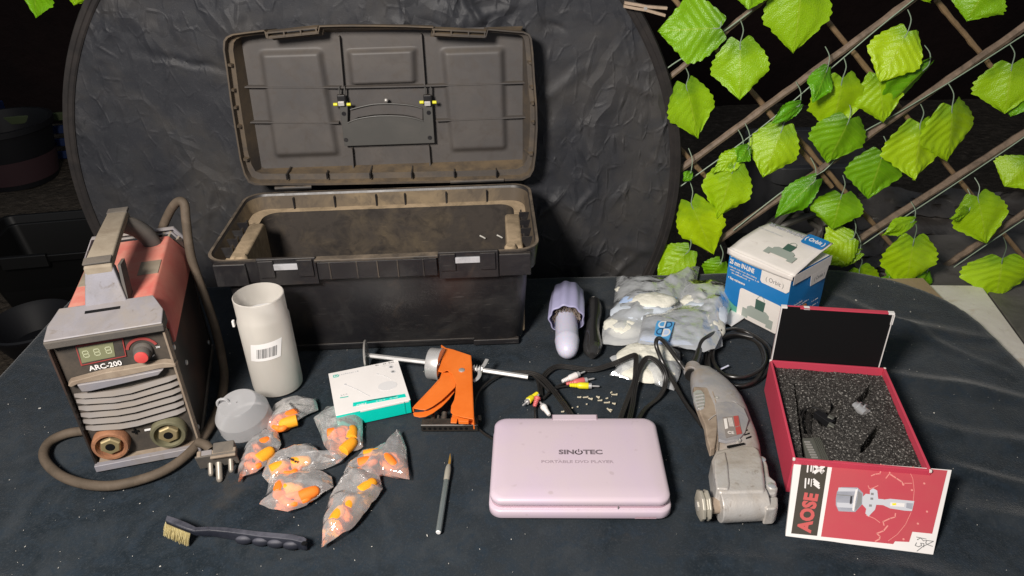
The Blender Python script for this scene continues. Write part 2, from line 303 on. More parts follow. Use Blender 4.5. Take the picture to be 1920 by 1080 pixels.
def crumple(m, layers, dist):
    nt = m.node_tree; N = nt.nodes; L = nt.links; tc = N.new('ShaderNodeTexCoord'); acc = None
    for sc, rot, st, k, w in layers:
        mp = N.new('ShaderNodeMapping'); mp.inputs['Rotation'].default_value = (0, rot, 0); mp.inputs['Scale'].default_value = (sc, sc, sc * st)
        no = N.new('ShaderNodeTexNoise'); no.inputs['Scale'].default_value = 5; no.inputs['Detail'].default_value = 3; L.new(tc.outputs['Object'], no.inputs['Vector'])
        va = N.new('ShaderNodeVectorMath'); va.operation = 'MULTIPLY_ADD'; L.new(no.outputs['Color'], va.inputs[0]); va.inputs[1].default_value = (w, w, w); L.new(tc.outputs['Object'], va.inputs[2])
        L.new(va.outputs[0], mp.inputs[0]); vo = N.new('ShaderNodeTexVoronoi'); vo.feature = 'F1'; L.new(mp.outputs[0], vo.inputs['Vector']); vo.inputs['Scale'].default_value = 1
        v2 = N.new('ShaderNodeTexVoronoi'); v2.feature = 'DISTANCE_TO_EDGE'; L.new(mp.outputs[0], v2.inputs['Vector']); v2.inputs['Scale'].default_value = 1
        r2 = N.new('ShaderNodeMapRange'); L.new(v2.outputs['Distance'], r2.inputs[0]); r2.inputs[1].default_value = 0; r2.inputs[2].default_value = .085; r2.inputs[3].default_value = 1; r2.inputs[4].default_value = 0
        # each fold fades in and out along its length
        n3 = N.new('ShaderNodeTexNoise'); n3.inputs['Scale'].default_value = sc * .9; n3.inputs['Detail'].default_value = 2; L.new(tc.outputs['Object'], n3.inputs['Vector'])
        r3 = N.new('ShaderNodeMapRange'); L.new(n3.outputs[0], r3.inputs[0]); r3.inputs[1].default_value = .46; r3.inputs[2].default_value = .60
        m3 = N.new('ShaderNodeMath'); m3.operation = 'MULTIPLY'; L.new(r2.outputs[0], m3.inputs[0]); L.new(r3.outputs[0], m3.inputs[1])
        mu = N.new('ShaderNodeMath'); mu.operation = 'MULTIPLY_ADD'; L.new(vo.outputs['Distance'], mu.inputs[0]); mu.inputs[1].default_value = .05; L.new(m3.outputs[0], mu.inputs[2])
        m4 = N.new('ShaderNodeMath'); m4.operation = 'MULTIPLY'; L.new(mu.outputs[0], m4.inputs[0]); m4.inputs[1].default_value = k; mu = m4
        if acc is None: acc = mu.outputs[0]
        else: ad = N.new('ShaderNodeMath'); L.new(acc, ad.inputs[0]); L.new(mu.outputs[0], ad.inputs[1]); acc = ad.outputs[0]
    no = N.new('ShaderNodeTexNoise'); no.inputs['Scale'].default_value = 3.2; no.inputs['Detail'].default_value = 1; L.new(tc.outputs['Object'], no.inputs['Vector'])
    mr = N.new('ShaderNodeMapRange'); L.new(no.outputs[0], mr.inputs[0]); mr.inputs[1].default_value = .35; mr.inputs[2].default_value = .6; mr.inputs[3].default_value = .35
    mm = N.new('ShaderNodeMath'); mm.operation = 'MULTIPLY'; L.new(acc, mm.inputs[0]); L.new(mr.outputs[0], mm.inputs[1])
    b = N['Principled BSDF']; bn = N.new('ShaderNodeBump'); bn.inputs['Distance'].default_value = dist; bn.inputs['Strength'].default_value = 1; L.new(mm.outputs[0], bn.inputs['Height'])
    if b.inputs['Normal'].is_linked: L.new(b.inputs['Normal'].links[0].from_socket, bn.inputs['Normal'])
    L.new(bn.outputs[0], b.inputs['Normal'])
crumple(M['backdrop'], [(4.5, .6, .35, 1.3, .10), (8, -.55, .4, .9, .08), (15, .8, .45, .55, .05), (30, .3, .6, .28, .03)], .0045)
def text(parent, s, size, mtx, m, bold=0.0, sx=1.0, name='lettering', align='CENTER', shear=0, world=False, sp=1.0, ext=.00015):
    cu = bpy.data.curves.new('t', 'FONT'); cu.body = s; cu.size = size; cu.align_x = align; cu.align_y = 'CENTER'
    cu.extrude = ext; cu.offset = bold * size; cu.resolution_u = 3; cu.shear = shear; cu.space_character = sp
    o = bpy.data.objects.new('t', cu); COL.objects.link(o); bpy.context.view_layer.update()
    me = bpy.data.meshes.new_from_object(o.evaluated_get(bpy.context.evaluated_depsgraph_get()))
    bpy.data.objects.remove(o); me.name = name
    me.transform(mtx @ Matrix.Diagonal((sx, 1, 1, 1))); me.materials.clear(); me.materials.append(m)
    t = bpy.data.objects.new(name, me); COL.objects.link(t); t.parent = parent; return t
def fineprint(parent, n, size, mtx, m, bold=0.0, sx=1.0, align='CENTER', name='fine_print'):
    # print too small to read in the photograph: a row of short uneven marks, no letters
    rn = random.Random(n * 7 + int(size * 1e5)); b = B(); wch = size * .55 * sx; x = -n * wch / 2 if align == 'CENTER' else 0
    for k in range(n):
        w2 = wch * rn.uniform(.45, .75); h2 = size * rn.choice((.42, .42, .6)); 
        if rn.random() > .14: b.loft([[Vector((x + q[0] * w2, -size * .28 + q[1] * h2, z)) for q in ((0, 0), (1, 0), (1, 1), (0, 1))] for z in (0, .00012)], M=mtx)
        x += wch
    return b.make(name, m, parent, smooth=0)
def stroke(b, pts, wd, pl, h0=0.0, h1=.0003):
    for (x0, y0), (x1, y1) in zip(pts, pts[1:]):
        d = Vector((x1 - x0, y1 - y0)); 
        if d.length < 1e-7: continue
        n = Vector((-d.y, d.x)).normalized() * wd / 2; e = d.normalized() * wd * .25
        b.prism([(x0 - e.x + n.x, y0 - e.y + n.y), (x0 - e.x - n.x, y0 - e.y - n.y), (x1 + e.x - n.x, y1 + e.y - n.y), (x1 + e.x + n.x, y1 + e.y + n.y)], h0, h1, pl)
def struct(o): o['kind'] = 'structure'; return o
# ================================================================== setting
gx = B(); gx.grid(lambda a, c: Vector((-9 + 18 * a, -2 + 16 * c, -.75 + .03 * nz(a * 40, c * 40))), 90, 80)
struct(gx.make('ground', M['ground'], recentre=False))
wl = B(); wl.grid(lambda a, c: Vector((-9 + 18 * a, 4.9 + .05 * nz(a * 30, c * 9), -.8 + 4 * c)), 60, 14)
struct(wl.make('wall', M['wall'], recentre=False))

# table under the cloth
t = thing('table', 'table hidden under the dark cloth that everything lies on', 'table', (-.01, .82, -.75))
b = B(); b.box((0, 0, .72), (1.78, 1.10, .03)); b.make('tabletop', M['plank'], t)
for sx in (-1, 1):
    for sy in (-1, 1):
        b = B(); b.box((sx * .82, sy * .48, .3525), (.05, .05, .705)); b.make('leg', M['plank'], t)

# dark velvet cloth, draped over the table edges
TX0, TX1, TY0, TY1 = -.925, .885, .25, 1.385
def corner_cut(x, y):      # back right corner hangs in a rounded sweep
    return 0
creases = [((-.9, 1.15), (-.62, 1.05), .012, .018), ((-.45, .60), (.15, .62), .006, .03), ((.62, 1.22), (.90, 1.12), .010, .03), ((.60, 1.05), (.90, .93), .011, .03), ((.62, .92), (.90, .78), .009, .03), ((.58, .72), (.88, .66), .012, .04),
           ((.15, .66), (.45, .62), .006, .02), ((-.1, .68), (.02, .56), .005, .015), ((.64, 1.30), (.86, 1.02), .009, .025), ((.58, .84), (.86, .70), .010, .022), ((.70, .62), (.88, .56), .009, .025), ((-.86, 1.0), (-.74, .84), .008, .02), ((-.62, .66), (-.2, .60), .004, .02), ((.10, 1.30), (.30, 1.20), .004, .02), ((-.88, .9), (-.7, .72), .008, .02), ((.36, .66), (.62, .58), .010, .03), ((-.85, .68), (-.5, .60), .007, .02)]
def cloth_h(x, y):
    z = .0025 * nz(x * 6, y * 6, 3) + .0012 * nz(x * 17, y * 17, 8)
    for (ax, ay), (bx, by), h, wd in creases:
        d = Vector((bx - ax, by - ay)); L2 = d.length_squared; t_ = ((x - ax) * d.x + (y - ay) * d.y) / L2
        fd = max(0, 1 - abs(t_ - .5) * 1.6) if -.2 < t_ < 1.2 else 0
        px, py = ax + d.x * t_ + .012 * nz(x * 9, y * 9, 1), ay + d.y * t_ + .014 * nz(x * 8, y * 8, 5)
        q = math.hypot(x - px, y - py) / wd
        z += h * fd * max(0, 1 - q) ** 1.4
    z += .006 * abs(nz(x * 3.5, y * 3.5, 11)) ** 2
    return z
objs_clear = lambda x, y: 1 - .0
def cl(a, c):
    n = 1.28; x = (a - .5) * 2 * .5 * n; y = (c - .5) * n
    X = (TX0 + TX1) / 2 + (TX1 - TX0) * x * 1.0; Y = (TY0 + TY1) / 2 + (TY1 - TY0) * y
    # distance past the table edge
    ox = max(0, X - TX1, TX0 - X); oy = max(0, Y - TY1, TY0 - Y)
    # rounded back right corner of the cloth's support
    rr = .22; cx, cy = TX1 - rr, TY1 - rr
    drop = 0; PX, PY = min(max(X, TX0), TX1), min(max(Y, TY0), TY1)
    if X > cx and Y > cy:
        dx, dy = X - cx, Y - cy; L_ = math.hypot(dx, dy)
        if L_ > rr: PX, PY = cx + dx / L_ * rr, cy + dy / L_ * rr; drop = L_ - rr
        else: PX, PY = X, Y
    else: drop = math.hypot(ox, oy)
    z = cloth_h(PX, PY)
    z = max(z, 0)
    if drop > 0:
        k = min(1, drop / .03); d = Vector((X - PX, Y - PY)).normalized() if (abs(X - PX) + abs(Y - PY)) > 1e-6 else Vector((0, 0))
        out = .014 * (1 - (1 - k) ** 2) + drop * .04 + .016 * nz(X * 9, Y * 9, 2) * min(1, drop * 8)
        PX += d.x * out; PY += d.y * out; z -= (1 - math.sqrt(max(0, 1 - k * k))) * .02 + max(0, drop - .015)
    return Vector((PX, PY, z - .004))
cb = B(); cb.grid(cl, 300, 220)
tag(cb.make('tablecloth', M['cloth'], recentre=False, smooth=180), 'dark blue grey velvet cloth spread over the table and hanging at its edges', 'tablecloth')

# lint and crumbs
lb = B()
for i in range(520):
    x, y = random.uniform(-.88, .86), random.uniform(.55, 1.34); s = random.uniform(.0002, .00065)
    if random.random() < .06: s *= 2.2
    lb.box((x, y, cloth_h(x, y) - .003 + s), (s * random.uniform(1, 3.5), s, s), rot=(0, 0, random.uniform(0, 3)))
o = tag(lb.make('lint', M['lint'], recentre=False, smooth=0), 'pale specks of lint scattered over the dark cloth', 'lint', kind='stuff')
kb = B()
for u, v, l, a in [(1086, 744, 8, 0), (1098, 744, 11, .2), (1107, 747, 9, -.5), (1121, 744, 8, -.9), (1125, 750, 9, .1), (1138, 746, 5, .3), (1146, 735, 5, 1), (1152, 739, 12, 0), (1138, 754, 12, .1), (1142, 768, 12, -1), (1151, 756, 7, -.5), (1055, 771, 6, .2), (1100, 757, 3, 0), (1083, 762, 3, 0), (1073, 764, 3, 0)]:
    p = at(u, v, .002); w_ = l / 1400 * 1.2
    kb.box((p.x, p.y, .001), (w_, .0022, .0018), rot=(0, .1, a)); kb.box((p.x + w_ * .3, p.y + .0006, .0012), (w_ * .5, .0018, .0016), rot=(0, 0, a + .5))
tag(kb.make('crumbs', M['crumb'], recentre=False, bevel=.0004, seg=1), 'pale crumbs behind the pink disc player', 'crumbs', kind='stuff')

# ---------------------------------------------- round pop up backdrop
t = thing('collapsible_backdrop', 'large round black fabric backdrop with a bound rim standing behind the toolbox', 'backdrop', (-.28, 1.49, .168))
RB = .64
rnd = random.Random(4)
lines = []
for i in range(70):
    a = rnd.uniform(0, 6.28); rr = RB * math.sqrt(rnd.random()); L_ = rnd.uniform(.05, .24); th = rnd.choice([rnd.gauss(1.1, .35), rnd.gauss(2.2, .5), rnd.uniform(0, 3.14)])
    cx, cz = rr * math.cos(a), rr * math.sin(a)
    if cx < 0 and rnd.random() < .45: continue
    lines.append((cx, cz, math.cos(th), math.sin(th), L_ / 2, rnd.uniform(.006, .014), rnd.uniform(.0018, .0050) * rnd.choice([1, 1, -1]) * (2.0 if cx > 0 else 1.2)))
def bh(x, z):
    h = .005 * nz(x * 3, z * 3, 5) + .0010 * nz(x * 11, z * 7, 9)
    n1 = nz(x * 9 + 2, z * 14, 1); h += .0014 * (1 - abs(n1) * 2.2) * (.55 + .65 * sstep(-.1, .25, x))
    n2 = nz(x * 22 - z * 9, z * 19 + x * 6, 6); h += .0006 * (1 - abs(n2) * 2.2)
    for cx, cz, dx, dz, l, wd, am in lines:
        t_ = (x - cx) * dx + (z - cz) * dz
        if abs(t_) > l: continue
        q = abs((x - cx) * dz - (z - cz) * dx + .006 * nz(x * 25, z * 25, 3))
        if q < wd: h += am * (1 - q / wd) * (1 - (t_ / l) ** 2)
    # sag fan from the peg at the upper right
    return h
fb = B()
NR, NA = 180, 380
vs = [Vector((0, 0, 0))]; fs = []
for i in range(1, NR + 1):
    r_ = RB * i / NR
    for k in range(NA):
        a = 2 * math.pi * k / NA; x, z = r_ * math.cos(a), r_ * math.sin(a); e = 1 - sstep(.93, 1, i / NR)
        vs.append(Vector((x, -bh(x, z) * e, z)))
for k in range(NA): fs.append((0, 1 + k, 1 + (k + 1) % NA))
for i in range(NR - 1):
    for k in range(NA):
        p = 1 + i * NA; q = p + NA; fs.append((p + k, q + k, q + (k + 1) % NA, p + (k + 1) % NA))
fb.add(vs, fs); fb.make('fabric', M['backdrop'], t, smooth=60)
rb = B(); prof = [(-.016, -.0030), (-.013, -.0055), (-.006, -.0050), (-.004, -.0068), (.005, -.0060), (.008, 0), (.003, .006), (-.012, .005), (-.016, .002)]
rb.loft([[Vector(((RB + p) * math.cos(a), q + .0006 * nz(k * .7, q * 50), (RB + p) * math.sin(a))) for p, q in prof] for k, a in [(k, 2 * math.pi * k / 160) for k in range(161)]], False, False)
rb.make('rim', M['tape'], t)
# wooden peg on the rim
pA, pB = aty(1170, 8, 1.47), aty(1249, 22, 1.47)
t = thing('clothes_peg', 'wooden clothes peg clipped to the upper right rim of the round backdrop', 'clothes peg', tuple((pA + pB) / 2))
L_ = (pB - pA).length; ang = math.atan2((pB - pA).z, (pB - pA).x)
for s in (-1, 1):
    b = B(); b.loft([[Vector((x, y, s * (z0 + q))) for y, q in ((-.0045, 0), (.0045, 0), (.0045, .0052), (-.0045, .0052))] for x, z0 in ((-L_ / 2, .0005), (-L_ * .2, .0008), (L_ * .02, .0004), (L_ * .5, .004))], M=Matrix.Rotation(-ang, 4, 'Y') @ Matrix.Translation((0, 0, 0)))
    b.make('jaw', M['peg'], t, bevel=.0008)
b = B(); b.lathe([(.0035, -.005), (.0035, .005)], 14, Matrix.Rotation(-ang, 4, 'Y') @ Matrix.Rotation(R(90), 4, 'X')); b.make('spring', M['steel'], t)

# ---------------------------------------------- trellis with artificial leaves
TY = 1.52
t = thing('leaf_trellis', 'bamboo lattice hung with bright green artificial leaves right of the round backdrop', 'trellis', (.9, TY, -.2)); TM = MW(t); TL = TM.inverted()
def rod(p, q, r, Y, m, ext=0):
    A, C = TL @ aty(*p, Y), TL @ aty(*q, Y); d = (C - A); A -= d * ext; C += d * ext
    n = 26; pts = [A + (C - A) * i / n + Vector((0, 0, .0022 * nz(i * .6, p[0]))) for i in range(n + 1)]
    rs = [r * (1 + .10 * nz(i * .9, p[1], 4) + (.16 if (i + int(p[0])) % 7 == 0 else 0)) for i in range(n + 1)]
    b = B(); b.tube(pts, rs, 8); return b.make('stick', m, t)
for p, q, r in [((1250, 336), (1720, -8), .0075), ((1345, 453), (1930, 42), .0072), ((1530, 500), (1935, 240), .0078), ((1240, 158), (1480, -40), .006), ((1740, 520), (1950, 380), .0075), ((1840, 110), (1990, 5), .005)]:
    rod(p, q, r, TY - .008, M['bamboo'])
for p, q in [((1240, -30), (1480, 255)), ((1262, 265), (1355, 365)), ((1535, 20), (1925, 490)), ((1480, 240), (1690, 480)), ((1755, 0), (1935, 215)), ((1380, -30), (1400, 0)), ((1290, 420), (1330, 470)), ((1440, 210), (1560, 350))]:
    rod(p, q, .0052, TY + .006, M['bamboo2'])
for pts in [[(1275, 350), (1420, 245), (1570, 118), (1650, 50), (1725, -10)], [(1375, 432), (1480, 350), (1545, 320), (1600, 260), (1690, 208), (1790, 148), (1925, 62)], [(1540, 502), (1600, 470), (1660, 430), (1760, 365), (1880, 285), (1930, 250)], [(1225, 150), (1262, 120), (1330, 78), (1410, 20)], [(1730, 545), (1790, 500), (1870, 445), (1930, 405)]]:
    b = B(); b.tube([TL @ aty(u, v, TY - .022) for u, v in pts], .0013, 5, sub=5); b.make('vine_wire', M['vine'], t)

def leafmat():
    m = bpy.data.materials.new('leaf'); m.use_nodes = True; nt = m.node_tree; N = nt.nodes; L = nt.links; bs = N['Principled BSDF']
    bs.inputs['Roughness'].default_value = .30; bs.inputs['Specular IOR Level'].default_value = .55
    uv = N.new('ShaderNodeUVMap'); sp = N.new('ShaderNodeSeparateXYZ'); L.new(uv.outputs[0], sp.inputs[0])
    oi = N.new('ShaderNodeObjectInfo')
    tc = N.new('ShaderNodeTexCoord'); no = N.new('ShaderNodeTexNoise'); no.inputs['Scale'].default_value = 38; no.inputs['Detail'].default_value = 5; L.new(tc.outputs['Object'], no.inputs[0])
    def mr(s, a, c, d=0, e=1):
        r = N.new('ShaderNodeMapRange'); r.inputs[1].default_value = a; r.inputs[2].default_value = c; r.inputs[3].default_value = d; r.inputs[4].default_value = e; L.new(s, r.inputs[0]); return r.outputs[0]
    def mth(op, a, c):
        x = N.new('ShaderNodeMath'); x.operation = op
        for i, q in enumerate((a, c)):
            (setattr(x.inputs[i], 'default_value', q) if isinstance(q, (int, float)) else L.new(q, x.inputs[i]))
        return x.outputs[0]
    def mx(f, a, c):
        x = N.new('ShaderNodeMix'); x.data_type = 'RGBA'; L.new(f, x.inputs[0])
        for i, q in ((6, a), (7, c)): (setattr(x.inputs[i], 'default_value', (*q, 1)) if isinstance(q, tuple) else L.new(q, x.inputs[i]))
        return x.outputs[2]
    grad = mr(mth('ADD', sp.outputs[1], mth('MULTIPLY', mth('SUBTRACT', no.outputs[0], .5), .55)), .0, .34)
    sep = N.new('ShaderNodeSeparateColor'); L.new(oi.outputs['Color'], sep.inputs[0])
    yel = mx(sep.outputs[0], (.12, .42, .006), (.53, .78, .008)); grn = mx(sep.outputs[0], (.06, .22, .010), (.27, .50, .015))
    c = mx(grad, grn, yel)
    # veins
    ab = mth('ABSOLUTE', mth('SUBTRACT', sp.outputs[0], .5), 0); vv = mth('SINE', mth('MULTIPLY', mth('SUBTRACT', sp.outputs[1], mth('MULTIPLY', ab, .75)), 42), 0)
    vein = mr(vv, .90, 1, 0, .16); mid = mr(ab, .020, .006, 0, .4); c = mx(mth('MAXIMUM', vein, mid), c, (.50, .66, .06))
    L.new(c, bs.inputs['Base Color'])
    wv = N.new('ShaderNodeTexNoise'); wv.inputs['Scale'].default_value = 420; L.new(tc.outputs['Object'], wv.inputs[0])
    bn = N.new('ShaderNodeBump'); bn.inputs['Distance'].default_value = .0012; L.new(mth('ADD', wv.outputs[0], mth('MULTIPLY', vv, .25)), bn.inputs['Height']); L.new(bn.outputs[0], bs.inputs['Normal'])
    tl = N.new('ShaderNodeBsdfTranslucent'); L.new(c, tl.inputs[0]); mxs = N.new('ShaderNodeMixShader'); mxs.inputs[0].default_value = .2
    L.new(bs.outputs[0], mxs.inputs[1]); L.new(tl.outputs[0], mxs.inputs[2]); L.new(mxs.outputs[0], N['Material Output'].inputs[0]); return m
LM = leafmat()
def wprof(t_):      # half width of a vine leaf against length from stem notch (0) to tip (1)
    pts = [(0, .34), (.05, .46), (.12, .60), (.22, .80), (.34, .95), (.46, 1.0), (.56, .97), (.60, .84), (.64, .72), (.72, .60), (.76, .48), (.86, .30), (.93, .14), (1, .0)]
    for (a, x), (c, y) in zip(pts, pts[1:]):
        if a <= t_ <= c: return x + (y - x) * (t_ - a) / (c - a)
    return 0
nleaf = 0
def leaf(bu, bv, tu, tv, wpx, hue, yaw=0.0, fold=.10, Y=None, pitch=0.0, stem=None, curl=.1):
    global nleaf; nleaf += 1; rn = random.Random(nleaf * 13)
    pitch += rn.uniform(-.02, .03); hue = min(1, max(0, hue + rn.uniform(-.15, .08)))
    Y = Y if Y is not None else TY - .055 + rn.uniform(-.012, .012)
    A = TL @ aty(bu, bv, Y); T = TL @ aty(tu, tv, Y - pitch); ax = T - A; Ln = ax.length; ax.normalize()
    wd = wpx / F * (CP - aty(bu, bv, Y)).length * .98
    side = Vector((0, 1, 0)).cross(ax).normalized(); nrm = Vector((0, 1, 0)) - ax * ax.y; nrm.normalize(); yaw += rn.uniform(-.35, .35)
    Rm = Matrix.Rotation(yaw, 3, ax); side = Rm @ side; nrm = -(Rm @ nrm)
    wd /= max(.35, math.cos(yaw)); ph = rn.uniform(0, 6)
    def fn(a, c):
        s = a * 2 - 1; tt = c
        ser = 1 + .035 * math.sin(c * 62 + ph) * (abs(s) ** 6) + .03 * nz(c * 14, s * 2, nleaf) * abs(s) ** 3
        hw = wprof(tt) * .5 * wd * ser
        # lobes reach back past the stem notch
        back = -.13 * Ln * (1 - tt) ** 3 * (abs(s) ** .8) * (1 if abs(s) < .8 else 1 - (abs(s) - .8) * 1.2)
        tpos = tt * Ln + back
        z = -fold * abs(s) * hw * 2 + 0.0006 * math.sin((tt - .38 * abs(s)) * 42) * abs(s) ** .5 - curl * (tt - .3) ** 2 * Ln + .010 * nz(s * 1.6, tt * 2.2, nleaf) * (abs(s) + .2)
        return A + ax * tpos + side * (s * hw) + nrm * z
    b = B(); b.grid(fn, 20, 40, uv=True); o = b.make('leaf', LM, t, smooth=60); o.color = (hue, 0, 0, 1)
    q = stem if stem is not None else (bu + rn.uniform(-10, 4), bv - rn.uniform(28, 45))
    if q:
        C = TL @ aty(q[0], q[1], TY - .02); b = B()
        A2 = A - nrm * .001
        b.tube([C, (C + A2) / 2 + Vector((.004, -.004, .003)), A2, A2 + ax * Ln * .12 - nrm * 0], .0010, 5, sub=4); b.make('leaf_stem', M['vine'], o)
    return o
for a in [
    (1350, 52, 1233, 58, 108, .30, .1, .08), (1388, 80, 1387, 188, 98, .62, .15), (1287, 160, 1310, 262, 88, .62, 0, .1), (1412, -48, 1404, 18, 80, .5), (1505, -34, 1489, 102, 116, .62, .1),
    (1468, 238, 1430, 334, 88, .85, .1), (1580, 148, 1560, 252, 98, .85, .2), (1702, 60, 1650, 154, 84, .9, .55, .05), (1742, 122, 1648, 215, 66, .25, -.3, .2), (1648, 142, 1658, 232, 78, .78, -.1),
    (1726, 232, 1717, 339, 114, .82, .05, .14), (1786, 200, 1780, 304, 104, .72, -.2), (1592, 226, 1552, 308, 108, .28, .2), (1656, 288, 1628, 374, 104, .32, .1), (1898, 122, 1884, 214, 98, .75, .1), (1915, 170, 1895, 220, 46, .12, .2),
    (1376, 314, 1344, 412, 86, .85, .1), (1296, 382, 1338, 480, 88, .95, -.1), (1292, 470, 1232, 524, 70, .78, .2, .06), (1352, 492, 1324, 530, 48, .2, .3), (1528, 338, 1452, 410, 46, .08, .3, .16),
    (1578, 366, 1560, 432, 88, .38, .1), (1600, 446, 1540, 474, 62, .8, .3), (1612, 474, 1550, 498, 34, .75, .4), (1612, 506, 1612, 580, 90, .9, 0, .1, 1.40), (1714, 450, 1697, 545, 88, .85, .2, .1, 1.38), (1714, 414, 1656, 442, 30, .55, .3),
    (1834, 370, 1852, 459, 84, .85, -.2), (1880, 486, 1868, 562, 104, .88, 0, .1, 1.33), (1928, 305, 1884, 350, 66, .85, .2), (1850, -22, 1812, 40, 82, .4, .1), (1748, -40, 1744, 4, 70, .7), (1500, 196, 1448, 232, 36, .15, .3),
    (1392, 284, 1336, 326, 38, .7, .3), (1404, 276, 1382, 304, 34, .08, .2), (1552, 128, 1526, 192, 44, .12, .3), (1740, 508, 1724, 534, 48, .2, 0, .1, 1.42), (1668, 520, 1664, 540, 34, .2, 0, .1, 1.42), (1296, 322, 1282, 340, 20, .1), (1818, 395, 1786, 412, 22, .6), (1690, 500, 1670, 530, 40, .25, .2, .1, 1.42)]:
    leaf(*a)
t2 = thing('leaf_sprig', 'green artificial leaves poking in at the top left corner', 'leaves', (-.9, 1.6, .65)); t_keep = t; t = t2; TM = MW(t); TL = TM.inverted()
for a in [(62, -50, 66, 34, 60, .25, 0, .1, 1.6), (130, -30, 138, 12, 56, .4, 0, .1, 1.6), (95, -50, 92, 0, 40, .3, 0, .1, 1.6)]: leaf(*a, stem=(a[0], a[1] - 30))
TY_ = 1.6; A_, C_ = TL @ aty(-260, 10, 1.6), TL @ aty(330, -120, 1.62); b = B(); b.tube([A_ + (C_ - A_) * i / 16 + Vector((0, 0, .003 * nz(i * .7, 3))) for i in range(17)], .006, 8); b.make('stick', M['bamboo'], t)

# ---------------------------------------------- things in the dark behind
def floorpt(u, v): return at(u, v, -.75)
p = floorpt(132, 560); t = thing('storage_tub', 'black plastic tub with a wide rim on the ground behind the red welder', 'tub', tuple(p), R(8))
b = B(); b.loft([ring(rrect(.30, .26, .03), 0), ring(rrect(.40, .34, .03), .27), ring(rrect(.46, .40, .03), .27), ring(rrect(.47, .41, .03), .30), ring(rrect(.44, .38, .03), .30), ring(rrect(.28, .24, .03), .01)], True, True); b.make('tub_shell', M['blackplas'], t, bevel=.004)
b = B(); b.box((0, -.208, .285), (.16, .02, .05)); b.make('latch', M['blackplas'], t, bevel=.004)
p = floorpt(40, 335); t = thing('bucket', 'dark round bucket with a pinkish stain standing far back on the ground', 'bucket', tuple(p))
b = B(); b.lathe([(.19, 0), (.24, .30), (.255, .30), (.255, .33), (.235, .33), (.18, .02)], 36); b.make('bucket_shell', M['bucket'], t)
b = B(); b.lathe([(.199, .03), (.222, .16)], 36, cap0=False, cap1=False); b.make('stain_band', M['bucketp'], t)
p = floorpt(98, 292); t = thing('plastic_crate', 'blue and green plastic crate in the dark beyond the bucket', 'crate', tuple(p), R(12))
for i in range(4):
    b = B(); b.box((0, -.12, .04 + i * .075), (.42, .02, .045)); b.make('slat', M['blueplas'] if i < 3 else M['greenplas'], t, bevel=.004)
for s in (-1, 1):
    b = B(); b.box((s * .21, 0, .16), (.02, .24, .32)); b.make('side_panel', M['blueplas'], t, bevel=.004)
p = floorpt(62, 655); t = thing('round_tub', 'dark round tub on the ground at the left end of the table', 'tub', (p.x + .02, p.y + .02, -.75))
b = B(); b.lathe([(.10, 0), (.14, .09), (.15, .10), (.152, .11), (.145, .115), (.13, .10), (.09, .02)], 40); b.make('tub_shell', M['bucket'], t)
p = floorpt(52, 545); b = B(); b.tube([p + Vector((-.05, 0, .01)), p + Vector((0, .01, .014)), p + Vector((.06, .015, .01))], .006, 6, sub=3)
tag(b.make('twig', M['lint']), 'short pale twig lying on the dark ground left of the black tub', 'twig')

# right: boards, planks, plastic sheet and a grey bin behind the table
def slab(name, label, cat, px, z, th, m, group=None):
    P_ = [at(u, v, z) for u, v in px]; b = B(); b.prism([(q.x, q.y) for q in P_], z - th, z); return tag(b.make(name, m, bevel=.002), label, cat, group)
slab('wooden_plank', 'narrow tan plank lying between the cloth and the pale board', 'plank', [(1655, 520), (1738, 528), (1850, 700), (1770, 720)], -.036, .02, M['plank'])
slab('painted_board', 'pale whitish painted board with a tan smear lying right of the cloth', 'board', [(1735, 534), (1840, 535), (1990, 740), (1835, 745)], -.030, .02, M['board'])
slab('grey_board', 'dark grey board beneath the leaf at the right edge', 'board', [(1844, 536), (1945, 530), (2070, 700), (1998, 745)], -.040, .02, M['greyboard'])
t = thing('support_shelf', 'low wooden shelf that carries the boards behind the table', 'shelf', (1.42, 1.46, -.75))
b = B(); b.box((0, 0, .67), (.96, .40, .03)); b.make('shelf_board', M['greyboard'], t)
for sx in (-1, 1):
    for sy in (-1, 1): b = B(); b.box((sx * .44, sy * .16, .3275), (.05, .05, .655)); b.make('leg', M['plank'], t)
A = aty(1440, 300, 2.0); C = aty(1640, 300, 2.0); D = aty(1440, 520, 2.0)
t = thing('grey_bin', 'grey translucent plastic bin standing behind the leafy lattice', 'bin', ((A.x + C.x) / 2, 2.1, -.34))
b = B(); hh = A.z + .34; ww = C.x - A.x
b.loft([ring(rrect(ww * .84, .24, .04), 0), ring(rrect(ww * .94, .30, .04), hh - .05), ring(rrect(ww, .34, .04), hh - .05), ring(rrect(ww, .34, .04), hh), ring(rrect(ww * .92, .28, .04), hh), ring(rrect(ww * .8, .22, .04), .02)]); b.make('bin_shell', M['greyplas'], t, bevel=.003)
b = B()
def sh(a, c):
    u = 1600 + 400 * a; v = 545 - 195 * c; q = aty(u, v, 1.72 + .25 * c)
    n1 = 1 - abs(nz(a * 3, c * 5, 2)) * 2.2
    return q + Vector((0, -.035 * n1 - .010 * (1 - abs(nz(a * 13, c * 17, 7)) * 2.5), .03 * nz(a * 4, c * 4, 4)))
b.grid(sh, 90, 50); tag(b.make('plastic_sheet', M['sheet'], smooth=70), 'crumpled clear plastic sheet heaped behind the leaves at the right', 'plastic sheet')
t = thing('garden_hose', 'dark coiled hose behind the blue and white carton', 'hose', tuple(aty(1490, 425, 1.60)))
b = B(); pts = []
for k in range(60):
    a = k * .42; pts.append(Vector((.075 * math.cos(a), .03 * math.sin(a * 1.1) + .01 * math.sin(k), .05 * math.sin(a) - .004 * (k % 11))))
b.tube(pts, .007, 7, sub=2); b.make('hose_coil', M['hose'], t)
b = B(); b.box((0, 0, -.0), (.20, .14, .02)); 
